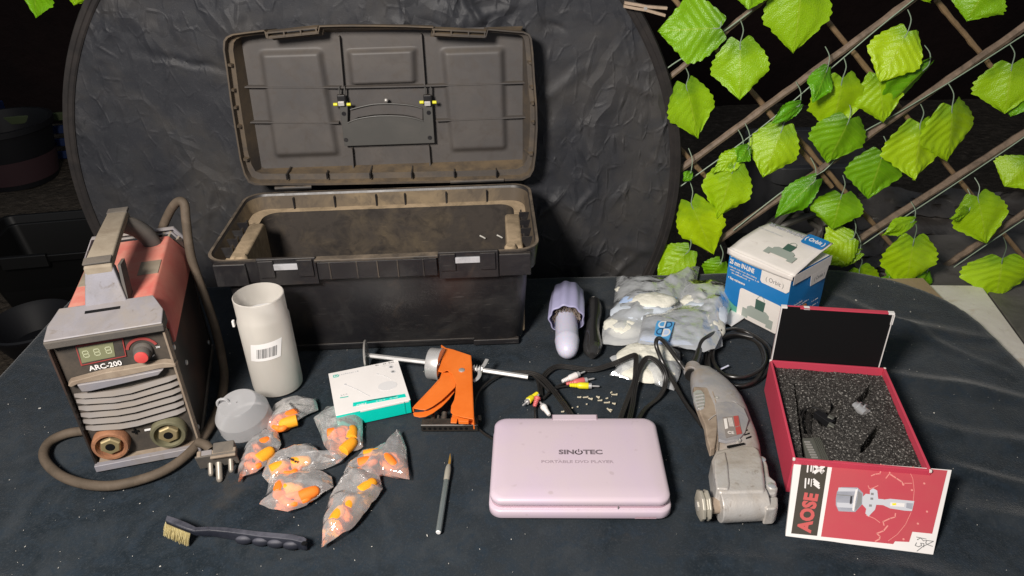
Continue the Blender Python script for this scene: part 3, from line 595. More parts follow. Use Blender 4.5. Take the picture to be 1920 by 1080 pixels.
q = aty(1490, 425, 1.60); t = thing('stool', 'dark stool hidden behind the carton that carries the hose', 'stool', (q.x, q.y, -.75)); hh = q.z - .08 + .75
b = B(); b.box((0, 0, hh), (.26, .22, .02)); b.make('seat', M['blackplas'], t)
for sx in (-1, 1):
    for sy in (-1, 1): b = B(); b.box((sx * .11, sy * .09, hh / 2 - .005), (.025, .025, hh - .01)); b.make('leg', M['blackplas'], t)

# ================================================================== toolbox
def qframe(px4, z):   # (back left, back right, front right, front left) pixels at height z -> centre, width, depth, rotation
    a, b_, c, d = [at(u, v, z) for u, v in px4]
    ex = ((b_ - a) + (c - d)) / 2; ey = ((a - d) + (b_ - c)) / 2
    return (a + b_ + c + d) / 4, ex.length, ey.length, math.atan2(ex.y, ex.x)
TBR = R(1.5)
t = thing('toolbox', 'large open black plastic toolbox with grimy inside and raised lid, empty', 'toolbox', (-.240, 1.262, 0), TBR)
TB = MW(t); W_, D_, H_ = .570, .285, .208
b = B()
rings = [ring(rrect(.505, .235, .03), .0), ring(rrect(.512, .242, .03), .006), ring(rrect(.535, .262, .03), .162), ring(rrect(.560, .280, .034), .164), ring(rrect(.570, .286, .036), .205), ring(rrect(.569, .285, .036), H_),
         ring(rrect(.562, .278, .034), H_), ring(rrect(.558, .274, .034), .204)]
b.loft(rings, True, False); b.make('body', M['tbox'], t, smooth=50)
b = B(); b.loft([ring(rrect(.558, .274, .034), .204), ring(rrect(.545, .264, .032), .178)], False, False); rim_in = b.make('rim_band', M['band'], t)
b = B(); b.loft([ring(rrect(.545, .264, .032), .178), ring(rrect(.500, .238, .03), .176)], False, False); b.make('ledge', M['ledge'], t)
b = B(); b.loft([ring(rrect(.500, .238, .03), .176), ring(rrect(.482, .220, .03), .008)], False, True); b.make('inner_wall', M['tbox_in'], t, smooth=50)
# raised lip
b = B(); o_ = rrect(.572, .288, .037); i_ = rrect(.562, .278, .034)
b.loft([ring(o_, H_ - .002), ring(o_, H_ + .0015), ring(i_, H_ + .0015), ring(i_, H_ - .002)], False, False); b.make('lip', M['tbox_rim'], t)
FP = Pl(TB, (0, -.1445, 0), (1, 0, 0), (0, 0, 1))
def xr(u0, u1): return FP.hit(u0, 482)[0], FP.hit(u1, 482)[0]
for u0, u1 in ((480, 592), (822, 934)):
    x0, x1 = xr(u0, u1); b = B(); b.box(((x0 + x1) / 2, -.1475, .188), (x1 - x0, .007, .052)); b.make('latch_plate', M['tbox'], t, bevel=.0015)
    for s in (0, 1):
        xx = x0 + .012 if s == 0 else x1 - .022
        b = B(); b.box((xx + .004, -.1530, .196), (.026, .005, .032)); b.make('latch_rib', M['tbox'], t, bevel=.001)
    u2 = (508, 559) if u0 == 480 else (850, 900); x2, x3 = xr(*u2)
    b = B(); b.box(((x2 + x3) / 2, -.1525, .199), (x3 - x2, .004, .011)); b.make('pale_insert', M['gray_lab'], t, bevel=.0008)
x0, x1 = xr(592, 820); b = B(); b.box(((x0 + x1) / 2, -.1475, .187), (x1 - x0 - .002, .008, .034)); b.make('grip_panel', M['tbox'], t, bevel=.0015)
b = B(); b.box(((x0 + x1) / 2, -.148, .2078), (x1 - x0 + .004, .013, .005)); b.make('grip_lip', M['tbox_rim'], t, bevel=.0015)
for u in (617, 668, 707, 745, 793):
    x = xr(u, u)[0]; b = B(); b.box((x, -.1522, .187), (.0018, .0022, .032)); b.make('grip_rib', M['tbox_rim'], t)
for s in (-1, 1):
    b = B(); b.box((s * .2425, -.1425, .1825), (.055, .010, .043)); b.make('end_band', M['tbox'], t, bevel=.002)
    b = B(); b.box((s * .205, -.119, .006), (.085, .010, .012)); b.make('foot', M['tbox'], t, bevel=.002)
b = B(); b.box((0, -.1205, .0145), (.33, .006, .005)); b.make('base_rib', M['tbox'], t, bevel=.001)
# inside: back wall ribs, end pillars with notches, debris
for u in (551, 628, 706, 760, 837, 913):
    q = Pl(TB, (0, .134, 0), (1, 0, 0), (0, 0, 1)).hit(u, 375)
    b = B(); b.box((q[0], .1325, .189), (.0028, .008, .024)); b.make('rib', M['tbox'], t)
for s in (-1, 1):
    b = B(); b.loft([[Vector((s * (.248 + dx), y, z)) for y, z in ((-.100, .01), (-.100, .184), (-.092, .190), (.040, .190), (.050, .184), (.050, .01))] for dx in (-.017, .012)]); b.make('end_pillar', M['ledge'], t, bevel=.006, seg=3)
    b = B(); b.lathe([(.011, .16), (.011, .192), (.008, .196)], 16, Matrix.Translation((s * .237, -.098, 0))); b.make('pillar_knob', M['ledge'], t)
    for k in range(4):
        b = B(); b.box((s * .268, -.072 + k * .034, .187), (.020, .003, .022)); b.make('notch_rib', M['tbox'], t)
        b = B(); b.box((s * .262, -.064 + k * .034, .187), (.003, .013, .020)); b.make('notch_rib', M['tbox'], t)
for u, v in ((905, 443), (937, 442)):
    q = Pl(TB, (0, .112, 0), (1, 0, 0), (0, 0, 1)).hit(u, v)
    b = B(); b.tube([Vector((q[0] - .006, .110, q[1] + .003)), Vector((q[0], .109, q[1])), Vector((q[0] + .005, .110, q[1] - .004))], .0016, 6); b.make('paint_fleck', M['lint'], t)

# lid, hinged at the back rim and standing upright
L0 = Vector((0, .152, .216))
LP = Pl(TB, L0, (1, 0, 0), (0, 0, 1))
DEP = .050
LB = Pl(TB, L0 + Vector((0, DEP, 0)), (1, 0, 0), (0, 0, 1))
outl = [(478, 347), (466, 342), (458, 328), (450, 300), (440, 240), (432, 190), (424, 130), (418, 92), (419, 76), (424, 69), (434, 64), (462, 60), (495, 56), (497, 63), (499, 71), (548, 66), (596, 61), (597, 54), (598, 48), (640, 47), (700, 47), (760, 48), (813, 50), (811, 57), (810, 64), (860, 67), (912, 69), (914, 61), (916, 54), (950, 57), (984, 60), (993, 64), (997, 72), (1000, 100), (1003, 150), (1007, 200), (1008, 240), (1005, 290), (1001, 318), (994, 331), (980, 338), (900, 341), (800, 343), (700, 345), (600, 347)]
ol = LP.px(outl)
bx0, bz1 = LB.hit(452, 71); bx1, _ = LB.hit(980, 68); ax0, bz0 = LB.hit(490, 312); ax1, _ = LB.hit(980, 303)
bx0b = ax0
z_b = (LB.hit(490, 312)[1] + LB.hit(980, 303)[1]) / 2; z_t = LB.hit(700, 66)[1] + .008
def clampb(x, z):
    zz = min(max(z, z_b), z_t); f = (zz - z_b) / (z_t - z_b); lo = ax0 + (bx0 - ax0) * f; hi = ax1 + (bx1 - ax1) * f
    return min(max(x, lo), hi), zz
cxm = sum(p[0] for p in ol) / len(ol); czm = sum(p[1] for p in ol) / len(ol)
def inset(x, z, k):
    d = Vector((x - cxm, z - czm)); q = 1 - k / max(abs(d.x) / 1, abs(d.y) / .6, .05); 
    sx = 1 - k / .28; sz = 1 - k / .14; return cxm + d.x * sx, czm + d.y * sz
def lr(f, h): 
    out = []
    for x, z in ol:
        a, c = f(x, z); out.append(LP.P(a, c, 0) + Vector((0, h, 0)))
    return out
b = B()
b.loft([lr(lambda x, z: inset(x, z, .012), DEP + .004), lr(lambda x, z: inset(x, z, .002), .012), lr(lambda x, z: (x, z), .001), lr(lambda x, z: (x, z), -.001), lr(lambda x, z: inset(x, z, .003), -.001), lr(lambda x, z: inset(x, z, .0045), .014), lr(lambda x, z: inset(x, z, .0125), .016), lr(clampb, DEP)], True, False)
b.make('lid_shell', M['lid_rim'], t, smooth=45)
# dished inner panel with raised fields
def prect(px): return LB.px(px)
bumps = []
for q, h in ((((484, 91), (606, 95), (640, 292), (514, 293)), .011), (((825, 93), (947, 85), (953, 283), (843, 281)), .011), (((649, 93), (782, 91), (784, 156), (656, 156)), .012)):
    P4 = prect(q); bumps.append((P4, h))
def panel(a, c):
    z = z_b + (z_t - z_b) * c; lo = ax0 + (bx0 - ax0) * c; hi = ax1 + (bx1 - ax1) * c; x = lo + (hi - lo) * a; h = 0
    for P4, hh in bumps:
        tl, tr, br, bl = P4; f = (z - (bl[1] + br[1]) / 2) / ((tl[1] + tr[1]) / 2 - (bl[1] + br[1]) / 2)
        x0 = bl[0] + (tl[0] - bl[0]) * f; x1 = br[0] + (tr[0] - br[0]) * f
        gx_ = sstep(x0 - .001, x0 + .012, x) * (1 - sstep(x1 - .012, x1 + .001, x)); gz_ = sstep(-.02, .06, f) * (1 - sstep(.955, 1.01, f))
        h = max(h, hh * gx_ * gz_)
    return LB.P(x, z, h)
b = B(); b.grid(panel, 150, 90); b.make('lid_panel', M['lid'], t, smooth=180)
def pbar(p, q, wd, h0, h1, m='lid', name='rib', pl=LB):
    (x0, z0), (x1, z1) = pl.px([p, q]); d = Vector((x1 - x0, z1 - z0)); n = Vector((-d.y, d.x)).normalized() * wd / 2
    b = B(); b.prism([(x0 + n.x, z0 + n.y), (x0 - n.x, z0 - n.y), (x1 - n.x, z1 - n.y), (x1 + n.x, z1 + n.y)], h0, h1, pl); return b.make(name, M[m], t)
for p, q in [((455, 160), (648, 161)), ((648, 161), (796, 158)), ((796, 158), (988, 152)), ((467, 226), (637, 227)), ((818, 223), (990, 216)), ((637, 66), (645, 160)), ((790, 62), (797, 158)), ((661, 275), (664, 312)), ((804, 270), (807, 306))]:
    pbar(p, q, .0024, -.001, .013)
for v0, v1, us, ue in [(122, 115, 421, 454), (169, 160, 427, 458), (203, 190, 433, 461), (238, 226, 440, 467), (300, 288, 452, 482)] + [(119, 107, 1001, 982), (165, 153, 1004, 986), (195, 184, 1005, 988), (231, 219, 1006, 990), (290, 277, 1003, 981)]:
    (x0, z0) = LP.hit(us, v0); (x1, z1) = LB.hit(ue, v1); x0 += .004 * (1 if us < 700 else -1); b = B()
    A = LP.P(x0, z0) + Vector((0, .001, 0)); C = LB.P(x1, z1) + Vector((0, -.012, 0)); A2 = Vector((A.x, C.y, A.z))
    dz = Vector((0, 0, .0022)); C2 = Vector((C.x, C.y, C.z))
    pts = [A, Vector((A.x + (C.x - A.x) * .45, A.y + .004, A.z + (C.z - A.z) * .5)), C, A2]
    b.loft([[p - dz for p in pts], [p + dz for p in pts]]); b.make('side_rib', M['lid_rim'], t)
for v0, v1, side in [(76, 112, 0), (126, 158, 0), (174, 196, 0), (210, 230, 0), (246, 292, 0)]:
    pass
for u, long_ in ((538, 1), (613, 0), (694, 1), (772, 1), (852, 0), (931, 1)):
    v = 340 - (u - 538) * .012; (x0, z0) = LP.hit(u, v - 4); b = B(); b.box((x0, L0.y + (.022 if long_ else .012), z0 + L0.z + .004), (.0024, .044 if long_ else .020, .012)); b.make('rib', M['tbox'], t)
# ladder shaped lugs in the two top notches
for (p, q) in (((500, 71), (597, 61)), ((811, 64), (912, 69))):
    (x0, z0), (x1, z1) = LP.px([p, q])
    for off in (.001, .0085):
        b = B(); b.prism([(x0, z0 + off - .001), (x1, z1 + off - .001), (x1, z1 + off + .0015), (x0, z0 + off + .0015)], -.018, .002, LP, M=Matrix.Identity(4)); b.make('lug_bar', M['lid_rim'], t)
    for f in (.03, .35, .67, .97):
        x = x0 + (x1 - x0) * f; z = z0 + (z1 - z0) * f; b = B(); b.prism([(x - .0012, z), (x + .0012, z), (x + .0012, z + .0085), (x - .0012, z + .0085)], -.016, .003, LP); b.make('lug_bar', M['lid_rim'], t)
# handle plate stowed inside the lid
HP = Pl(TB, L0 + Vector((0, DEP - .016, 0)), (1, 0, 0), (0, 0, 1))
arc = [(652, 230), (670, 223), (700, 218), (728, 217), (755, 218), (778, 222), (794, 227)]
hp = [(636, 193), (652, 191)] + arc + [(793, 191), (810, 191), (815, 268), (646, 274)]
b = B(); b.prism(HP.px(hp), -.004, .001, HP); b.make('handle_plate', M['handle'], t, bevel=.001)
b = B(); up_ = [(792, 205), (775, 200), (750, 197), (728, 196), (700, 197), (675, 202), (656, 207)]
b.prism(HP.px([(655, 231)] + arc[1:-1] + [(792, 228)] + up_), -.012, -.009, HP); b.make('handle_slot', M['lid'], t, bevel=.0006)
for pts_, hh in ((arc, .0025), (list(reversed(up_)), -.004)):
    b = B(); b.tube([HP.P(x, y, hh - .001) for x, y in HP.px(pts_)], .0013, 6, sub=3); b.make('handle_edge', M['gray_lab'] if False else M['handle'], t)
for u, v in ((645, 213), (649, 262), (804, 211), (806, 258)):
    x, y = HP.hit(u, v); b = B(); b.prism([(x + .0045 * math.cos(a * .4488), y + .0045 * math.sin(a * .4488)) for a in range(14)], .001, .0014, HP); b.make('screw_cap', M['tbox'], t)
for uc in (641, 802):
    s = -1 if uc < 700 else 1
    x, y = HP.hit(uc, 192); b = B(); b.box(HP.P(x, y, .006), (.012, .008, .009)); b.make('hinge_clip', M['alu'], t, bevel=.001)
    x2, y2 = HP.hit(uc, 186); b = B(); b.box(HP.P(x2, y2 + .002, .002), (.016, .010, .016)); b.make('hinge_clip', M['tbox'], t, bevel=.002)
    for du in (-5, 5):
        (xa, ya), (xb, yb) = HP.px([(uc + du, 188), (uc + du, 162)]); b = B(); b.prism([(xa - .0009, ya), (xa + .0009, ya), (xb + .0009, yb), (xb - .0009, yb)], -.006, .002, HP); b.make('prong', M['handle'], t)
    for du in (-11, 14) if uc < 700 else (-11, 13):
        x3, y3 = HP.hit(uc + du, 194 if uc < 700 else 190); b = B(); b.cyl(HP.P(x3 - .0042, y3, .006), HP.P(x3 + .0042, y3, .006), .0032, 12); b.make('yellow_pin', M['yellow'], t, bevel=.001)
x, y = HP.hit(724, 188); b = B(); b.sph(HP.P(x, y, .0), .0042, 14); b.make('lid_stud', M['steel'], t)
for u0, u1 in ((515, 583), (845, 945)):
    (x0, z0), (x1, z1) = LP.px([(u0, 346), (u1, 340)]); b = B(); b.cyl(LP.P(x0, -.001, .002), LP.P(x1, -.001, .002), .004, 12); b.make('hinge', M['tbox_rim'], t)

# ================================================================== welder
WR = R(14.5)
base = at(286, 853); t = thing('welding_machine', 'dusty red and black arc welding machine with grey handle and thick power cable', 'welding machine', (base.x - .002, base.y, 0), WR)
WM_ = MW(t); WF = Pl(WM_, (0, 0, 0), (1, 0, 0), (0, 0, 1))
b = B(); b.box((0, .138, .106), (.146, .268, .200)); b.make('case', M['wblack'], t, bevel=.002)
b = B(); prof = [(-.077, .100), (-.0775, .205), (-.058, .232), (.058, .232), (.0775, .205), (.077, .165), (.0745, .165), (.0745, .204), (-.0745, .204), (-.0745, .100)]
b.loft([[Vector((x, y, z)) for x, z in [(-.077, .150), (-.077, .218), (-.057, .2475), (.057, .2475), (.077, .218), (.077, .180)]] for y in (.028, .262)]); b.make('red_cover', M['red'], t, bevel=.003)
# base tray
b = B(); b.box((0, .135, .004), (.152, .285, .008)); b.make('base_plate', M['wdark'], t, bevel=.001)
b = B(); b.box((0, -.012, .006), (.152, .010, .012)); b.make('front_lip', M['wgray'], t, bevel=.0012)
b = B(); b.box((0, -.0025, .0105), (.140, .013, .004)); b.make('dust_shelf', M['tan'], t)
for s in (-1, 1):
    b = B(); b.box((s * .0745, -.002, .116), (.003, .018, .214)); b.make('side_rail', M['tan'] if s > 0 else M['wblack'], t, bevel=.0006)
b = B(); b.box((0, .004, .116), (.144, .008, .218)); b.make('front_panel', M['wpanel'], t, bevel=.001)
# hood
b = B(); b.loft([[Vector(p) for p in ((-.074, -.017, .2275), (.078, -.017, .2285), (.077, .020, .222), (-.073, .020, .222))], [Vector(p) for p in ((-.075, -.018, .2395), (.079, -.018, .2405), (.078, .016, .2455), (-.074, .016, .2450))]]); b.make('hood_lip', M['wdark'], t, bevel=.002)
b = B(); b.loft([[Vector(p) for p in ((-.074, -.017, .2400), (.078, -.017, .2410), (.078, .012, .2460), (.062, .046, .2520), (-.064, .046, .2520), (-.074, .012, .2455))], [Vector(p) for p in ((-.073, -.016, .2425), (.077, -.016, .2435), (.077, .012, .2490), (.061, .045, .2555), (-.063, .045, .2555), (-.073, .012, .2485))]]); b.make('hood', M['wgray'], t, bevel=.0015)
b = B(); b.box((-.004, .028, .2514), (.046, .005, .003), rot=(.2, 0, 0)); b.make('hood_slot', M['boxblk'], t)
# display and controls, traced on the panel plane
WP = Pl(WM_, (0, -.001, 0), (1, 0, 0), (0, 0, 1)); zz = lambda pts: WP.px(Z(90, 590, 3.724, pts))
dsp = zz([(190, 215), (522, 158), (548, 288), (232, 355)]); ds2 = zz([(200, 226), (515, 170), (538, 280), (240, 343)])
b = B(); b.prism(dsp, 0, .0012, WP); d_ = b.make('display', M['redline'], t)
b = B(); b.prism(ds2, .0012, .0018, WP); b.make('display_field', M['wpanel'], d_)
lc = zz([(215, 230), (455, 188), (472, 285), (240, 332)]); b = B(); b.prism(lc, .0018, .0026, WP); b.make('screen', M['lcd'], d_)
for k, cxy in enumerate(((268, 268), (345, 254), (425, 240))):
    x, y = zz([cxy])[0]; b = B(); w2, h2, th = .0034, .0052, .0011
    for sx, sy, a in ((0, 2 * h2, 0), (0, 0, 0), (0, -2 * h2, 0), (-w2, h2, 1), (w2, h2, 1), (-w2, -h2, 1), (w2, -h2, 1)):
        if a == 0: b.prism([(x + sx - w2 + th * .6, y + sy / 1.0 * .5 * 1 - th / 2), (x + sx + w2 - th * .6, y + sy * .5 - th / 2), (x + sx + w2 - th * .6, y + sy * .5 + th / 2), (x + sx - w2 + th * .6, y + sy * .5 + th / 2)], .0026, .003, WP)
        else: b.prism([(x + sx - th / 2, y + sy * .5 - h2 * .4), (x + sx + th / 2, y + sy * .5 - h2 * .4), (x + sx + th / 2, y + sy * .5 + h2 * .4), (x + sx - th / 2, y + sy * .5 + h2 * .4)], .0026, .003, WP)
    b.make('digit', M['seg'], d_)
x, y = zz([(402, 356)])[0]; text(t, 'ARC-200', .0115, WP.mat(x, y, .0006, R(2)), M['white'], .02)
x, y = zz([(768, 225)])[0]; text(t, '200', .0038, WP.mat(x, y, .0006), M['white'], .02)
x, y = zz([(668, 262)])[0]; KX, KY = x, y + .003
b = B(); pts = [(KX + .0225 * math.cos(R(a)), KY + .0225 * math.sin(R(a))) for a in range(20, 165, 8)]; pin_ = [(KX + .0185 * math.cos(R(a)), KY + .0185 * math.sin(R(a))) for a in range(20, 165, 8)]
for i in range(len(pts) - 1): b.prism([pts[i], pts[i + 1], pin_[i + 1], pin_[i]], 0, .0008, WP)
b.make('dial_arc', M['redline'], t)
b = B(); b.lathe([(.0135, 0), (.013, .004), (.0112, .006), (.0106, .016), (.0095, .0175)], 28, WP.mat(KX, KY, 0)); k_ = b.make('knob', M['wdark'], t, smooth=35)
b = B(); b.lathe([(.0094, .0172), (.0090, .019), (.0075, .0195)], 24, WP.mat(KX, KY, 0)); b.make('knob_cap', M['knob'], k_)
b = B(); b.prism(zz([(598, 245), (606, 243), (608, 265), (600, 267)]), 0, .0006, WP); b.make('dial_mark', M['white'], t)
b = B(); b.prism(zz([(728, 288), (742, 276), (746, 282), (732, 294)]), 0, .0006, WP); b.make('dial_mark', M['white'], t)
# dusty brow and louvres
def vbar(px_l, px_c, px_r, hgt, dep, m, name, y0=0.0, wedge=.4):
    (xl, zl), (xc, zc), (xr_, zr) = WP.px(Z(90, 590, 3.724, [px_l, px_c, px_r]))
    xs = [(xl, zl, .25), (xl + .012, zl - .0 , .8), (xc - .012, zc, 1.0), (xc + .012, zc + .0, 1.0), (xr_ - .012, zr, .8), (xr_, zr, .25)]
    b = B(); rings = []
    for x, z, f in xs:
        rings.append([Vector((x, -.0008, z + hgt / 2)), Vector((x, -dep * f * wedge, z + hgt / 2)), Vector((x, -dep * f, z - hgt / 2 * .6)), Vector((x, -.0008, z - hgt / 2))])
    b.loft(rings); return b.make(name, M[m], t, bevel=.0006, seg=1)
b = B(); b.prism(zz([(140, 470), (160, 440), (400, 375), (820, 305), (905, 312), (912, 335), (800, 345), (500, 410), (215, 455), (165, 480)]), -.0005, .011, WP, sc=.97); b.make('brow', M['tan'], t, bevel=.0015)
b = B(); b.prism(zz([(205, 455), (500, 408), (825, 345), (790, 385), (560, 440), (300, 500), (240, 505)]), .003, .0135, WP, sc=.96); b.make('brow_face', M['wgray'], t, bevel=.0015)
for (l, c, r_) in [((185, 565), (520, 522), (905, 428)), ((200, 605), (530, 565), (915, 475)), ((215, 652), (540, 610), (928, 520)), ((230, 700), (550, 655), (940, 566)), ((245, 745), (560, 703), (950, 612)), ((262, 790), (570, 750), (962, 658))]:
    vbar(l, c, r_, .0066, .012, 'wslat', 'slat')
# output sockets
for (cx_, cy_), m1 in (((447, 880), 'rust'), ((848, 800), 'socket')):
    x, y = zz([(cx_, cy_)])[0]; x *= 1; 
    b = B(); b.lathe([(.0262, 0), (.0262, .012), (.0240, .015), (.0205, .015), (.0190, .006), (.0125, .005)], 32, WP.mat(x, y, 0)); s_ = b.make('output_socket', M[m1], t, smooth=40)
    b = B(); b.lathe([(.0155, .004), (.0155, .013), (.0135, .015), (.0065, .015), (.006, .008)], 6, WP.mat(x, y, 0, .3), cap1=False); b.make('socket_nut', M['brass'], s_, bevel=.0005)
    b = B(); b.lathe([(.0068, .0085), (.0068, .0152)], 16, WP.mat(x, y, 0)); b.make('socket_bore', M['boxblk'], s_)
x, y = zz([(610, 812)])[0]; b = B(); b.box(WP.P(x, y, .001), (.010, .002, .0024)); b.box(WP.P(x, y, .001), (.0024, .002, .010)); b.make('polarity_mark', M['boxblk'], t)
x, y = zz([(700, 800)])[0]; b = B(); b.box(WP.P(x, y, .001), (.010, .002, .0024)); b.make('polarity_mark', M['white'], t)
# side screws
for y, z in ((.018, .178), (.06, .12), (.012, .028), (.25, .03)):
    b = B(); b.lathe([(.0045, 0), (.004, .0022), (.002, .003)], 12, Matrix.Translation((.0735, y, z)) @ Matrix.Rotation(R(90), 4, 'Y')); b.make('screw', M['steel'], t)
# handle
b = B(); b.loft([[Vector((x, y + q, z)) for x, y, z in pts] for q, pts in ((0, ((-.030, .040, .250), (.027, .040, .250), (.019, .056, .304), (-.018, .056, .304))), (.012, ((-.030, .044, .250), (.027, .044, .250), (.019, .060, .300), (-.018, .060, .300))))]); b.make('handle_leg', M['wgray'], t, bevel=.002)
b = B(); b.loft([[Vector((x, y, z)) for y, z in ((.044, .249), (.062, .302), (.090, .298), (.078, .247))] for x in (.0275, .0235)]); b.make('handle_cheek', M['wdark'], t)
b = B(); b.loft([[Vector((x, y, z)) for x, z in ((-w, h), (w, h), (w, h + .013), (-w * .9, h + .015), (-w, h + .011))] for y, w, h in ((.054, .0190, .294), (.070, .0185, .299), (.150, .0165, .302), (.222, .0150, .302), (.236, .0150, .296))]); b.make('handle_bar', M['dusty'], t, bevel=.003)
b = B(); b.box((0.0, .063, .3135), (.037, .016, .003), rot=(.15, 0, 0)); b.make('handle_cap', M['wdark'], t, bevel=.001)
b = B(); b.box((0.0, .231, .3145), (.030, .018, .005)); b.make('handle_cap', M['wdark'], t, bevel=.001)
b = B(); b.tube([Vector((.004, .218, .298)), Vector((.018, .228, .284)), Vector((.030, .236, .264)), Vector((.035, .240, .242))], .0145, 12, sub=3); b.make('handle_rear_leg', M['wdark'], t)
# pale stickers on the cover
for x0, x1, y0, y1 in ((.026, .056, .128, .172), (-.056, -.030, .118, .170)):
    b = B(); b.box(((x0 + x1) / 2, (y0 + y1) / 2, .2478), (x1 - x0, y1 - y0, .0008)); b.make('sticker', M['dusty'], t)
# rear bezel with fins
op = [(-.083, .15), (-.083, .222), (-.064, .254), (.064, .254), (.083, .222), (.083, .15)]; ip = [(-.077, .15), (-.077, .220), (-.060, .247), (.060, .247), (.077, .220), (.077, .15)]
b = B()
for y0 in (.272,):
    b.loft([[Vector((x, .270, z)) for x, z in op], [Vector((x, .280, z)) for x, z in op], [Vector((x, .280, z)) for x, z in ip], [Vector((x, .270, z)) for x, z in ip]], False, False, closed=False)
b.make('rear_bezel', M['wgray'], t, smooth=30, solid=.002)
b = B(); b.box((0, .268, .125), (.150, .006, .22)); b.make('rear_panel', M['wblack'], t)
fins = [(-.077, .203), (-.077, .216), (-.072, .229), (-.064, .240), (-.052, .247), (-.042, .247), (-.032, .247), (.028, .247), (.038, .247), (.048, .247), (.058, .247), (.068, .236), (.074, .225)]
for x, z in fins:
    d = Vector((x, 0, z - .17)).normalized(); b = B(); b.cyl(Vector((x, .274, z)) + d * .002, Vector((x, .262, z)) - d * .012, .0018, 6); b.make('fin', M['dusty'], t)
# power cable: up from the back, down the right side, round the front
Wi = WM_.inverted()
def wpt(u, v, Y=None, z=None): return Wi @ (aty(u, v, Y) if Y else at(u, v, z))
pts = [wpt(300, 440, 1.17), wpt(313, 408, 1.165), wpt(326, 385, 1.16), wpt(338, 377, 1.155), wpt(346, 385, 1.15), wpt(349, 415, 1.14), wpt(358, 480, 1.12), wpt(380, 545, 1.11), wpt(402, 610, 1.09), wpt(416, 670, 1.06), wpt(420, 715, z=.012), wpt(408, 770, z=.0085), wpt(375, 828, z=.0085), wpt(320, 876, z=.0085), wpt(250, 903, z=.0085), wpt(185, 911, z=.0085), wpt(120, 895, z=.0085), wpt(84, 862, z=.0085), wpt(90, 832, z=.0085), wpt(125, 813, z=.0085), wpt(175, 806, z=.0085), wpt(230, 800, z=.0085)]
b = B(); b.tube(pts, .0075, 12, sub=6); b.make('power_cable', M['cable'], t)
# plug: flange, body, three pins
pp = at(408, 862, .024); PM = Wi @ Matrix.LocRotScale(pp, Euler((R(16), 0, R(11))), Vector((.9, .9, .9)))
def mk(bb, name, m, par, **k): return bb.make(name, M[m], par, **k)
b = B(); b.box((0, 0, 0), (.064, .004, .034), M=PM); pl_ = mk(b, 'plug', 'wdark', t, bevel=.001)
b = B(); b.box((.012, .013, .003), (.034, .022, .027), M=PM); mk(b, 'plug_body', 'wdark', pl_, bevel=.002)
b = B(); b.box((-.014, .006, .004), (.017, .010, .026), M=PM); mk(b, 'plug_band', 'wgray', pl_, bevel=.001)
b = B(); b.box((-.026, .005, .003), (.007, .012, .030), M=PM); mk(b, 'plug_end', 'tan', pl_, bevel=.002)
b = B(); b.box((.012, .002, .014), (.040, .016, .004), M=PM); mk(b, 'plug_ridge', 'tan', pl_, bevel=.001)
for x, z, L_, r_ in ((-.013, -.006, .022, .0042), (.000, -.008, .033, .0055), (.020, -.003, .023, .0042)):
    b = B(); b.lathe([(r_, 0), (r_, L_ - r_), (r_ * .8, L_ - r_ * .35), (r_ * .4, L_)], 14, PM @ Matrix.Translation((x, 0, z)) @ Matrix.Rotation(R(90 + 24), 4, 'X')); mk(b, 'pin', 'plugmet', pl_)
b = B(); b.tube([PM @ Vector((-.012, .020, .002)), PM @ Vector((-.020, .030, .004)), PM @ Vector((-.034, .040, .0))], .0072, 10, sub=4); mk(b, 'plug_cord', 'cable', pl_)

# ================================================================== translucent bottle and its cap
c = Vector((-.413, 1.040, 0))
t = thing('plastic_canister', 'tall translucent white plastic canister, open topped, with a barcode label', 'canister', tuple(c), 0)
b = B(); b.lathe([(.034, 0), (.0415, .004), (.0425, .012), (.0425, .142), (.0408, .147), (.0408, .185), (.0396, .186), (.0392, .183), (.0392, .147), (.0402, .142), (.0405, .014), (.036, .006)], 48, sx=1, sy=.95); b.make('canister_shell', M['hdpe'], t, smooth=40)
b = B(); b.lathe([(.030, .1430), (.036, .1455), (.0388, .1460)], 40, sy=.95, cap0=True, cap1=False); b.make('inner_fold', M['hdpe_cap'], t)
BM = MW(t)
def label(u0, v0, u1, v1, r=.0432):
    b = B(); ps = []
    def f(a, cc):
        u = u0 + (u1 - u0) * a; v = v0 + (v1 - v0) * cc + (a - .5) * -7
        p = Pl(BM, (0, -.041, 0), (1, 0, 0), (0, 0, 1)).hit(u, v); x = max(-.040, min(.040, p[0])); return Vector((x, -math.sqrt(r * r - x * x) * .955, p[1]))
    b.grid(f, 10, 4); return b, f
b, f = label(469, 645, 524, 677); b.make('label', M['white'], t, smooth=60)
rn = random.Random(3); b = B(); x = .22
while x < .86:
    wdd = rn.choice((.010, .018, .028)); 
    b.add([f(x, .28) + Vector((0, -.0006, 0)), f(x + wdd, .28) + Vector((0, -.0006, 0)), f(x + wdd, .82) + Vector((0, -.0006, 0)), f(x, .82) + Vector((0, -.0006, 0))], [(0, 1, 2, 3)]); x += wdd + rn.choice((.012, .02, .03))
b.make('barcode', M['inkgray'], t, smooth=0)
b = B(); q = Pl(BM, (0, 0, 0), (1, 0, 0), (0, 0, 1)).hit(437, 604); b.box((q[0] + .002, -.004, q[1]), (.004, .006, .012)); b.make('tab', M['white'], t, bevel=.001)
p = at(463, 786, .014); t = thing('canister_cap', 'translucent cap with a hanging loop lying beside the canister', 'cap', (p.x, p.y, .0), R(10), rx=R(8), ry=R(-6))
b = B(); b.lathe([(.0405, .006), (.0425, .010), (.0425, .034), (.0410, .037), (.0320, .054), (.029, .057), (.001, .058)], 44, cap0=False, cap1=False); b.make('cap_shell', M['hdpe_cap'], t, smooth=25)
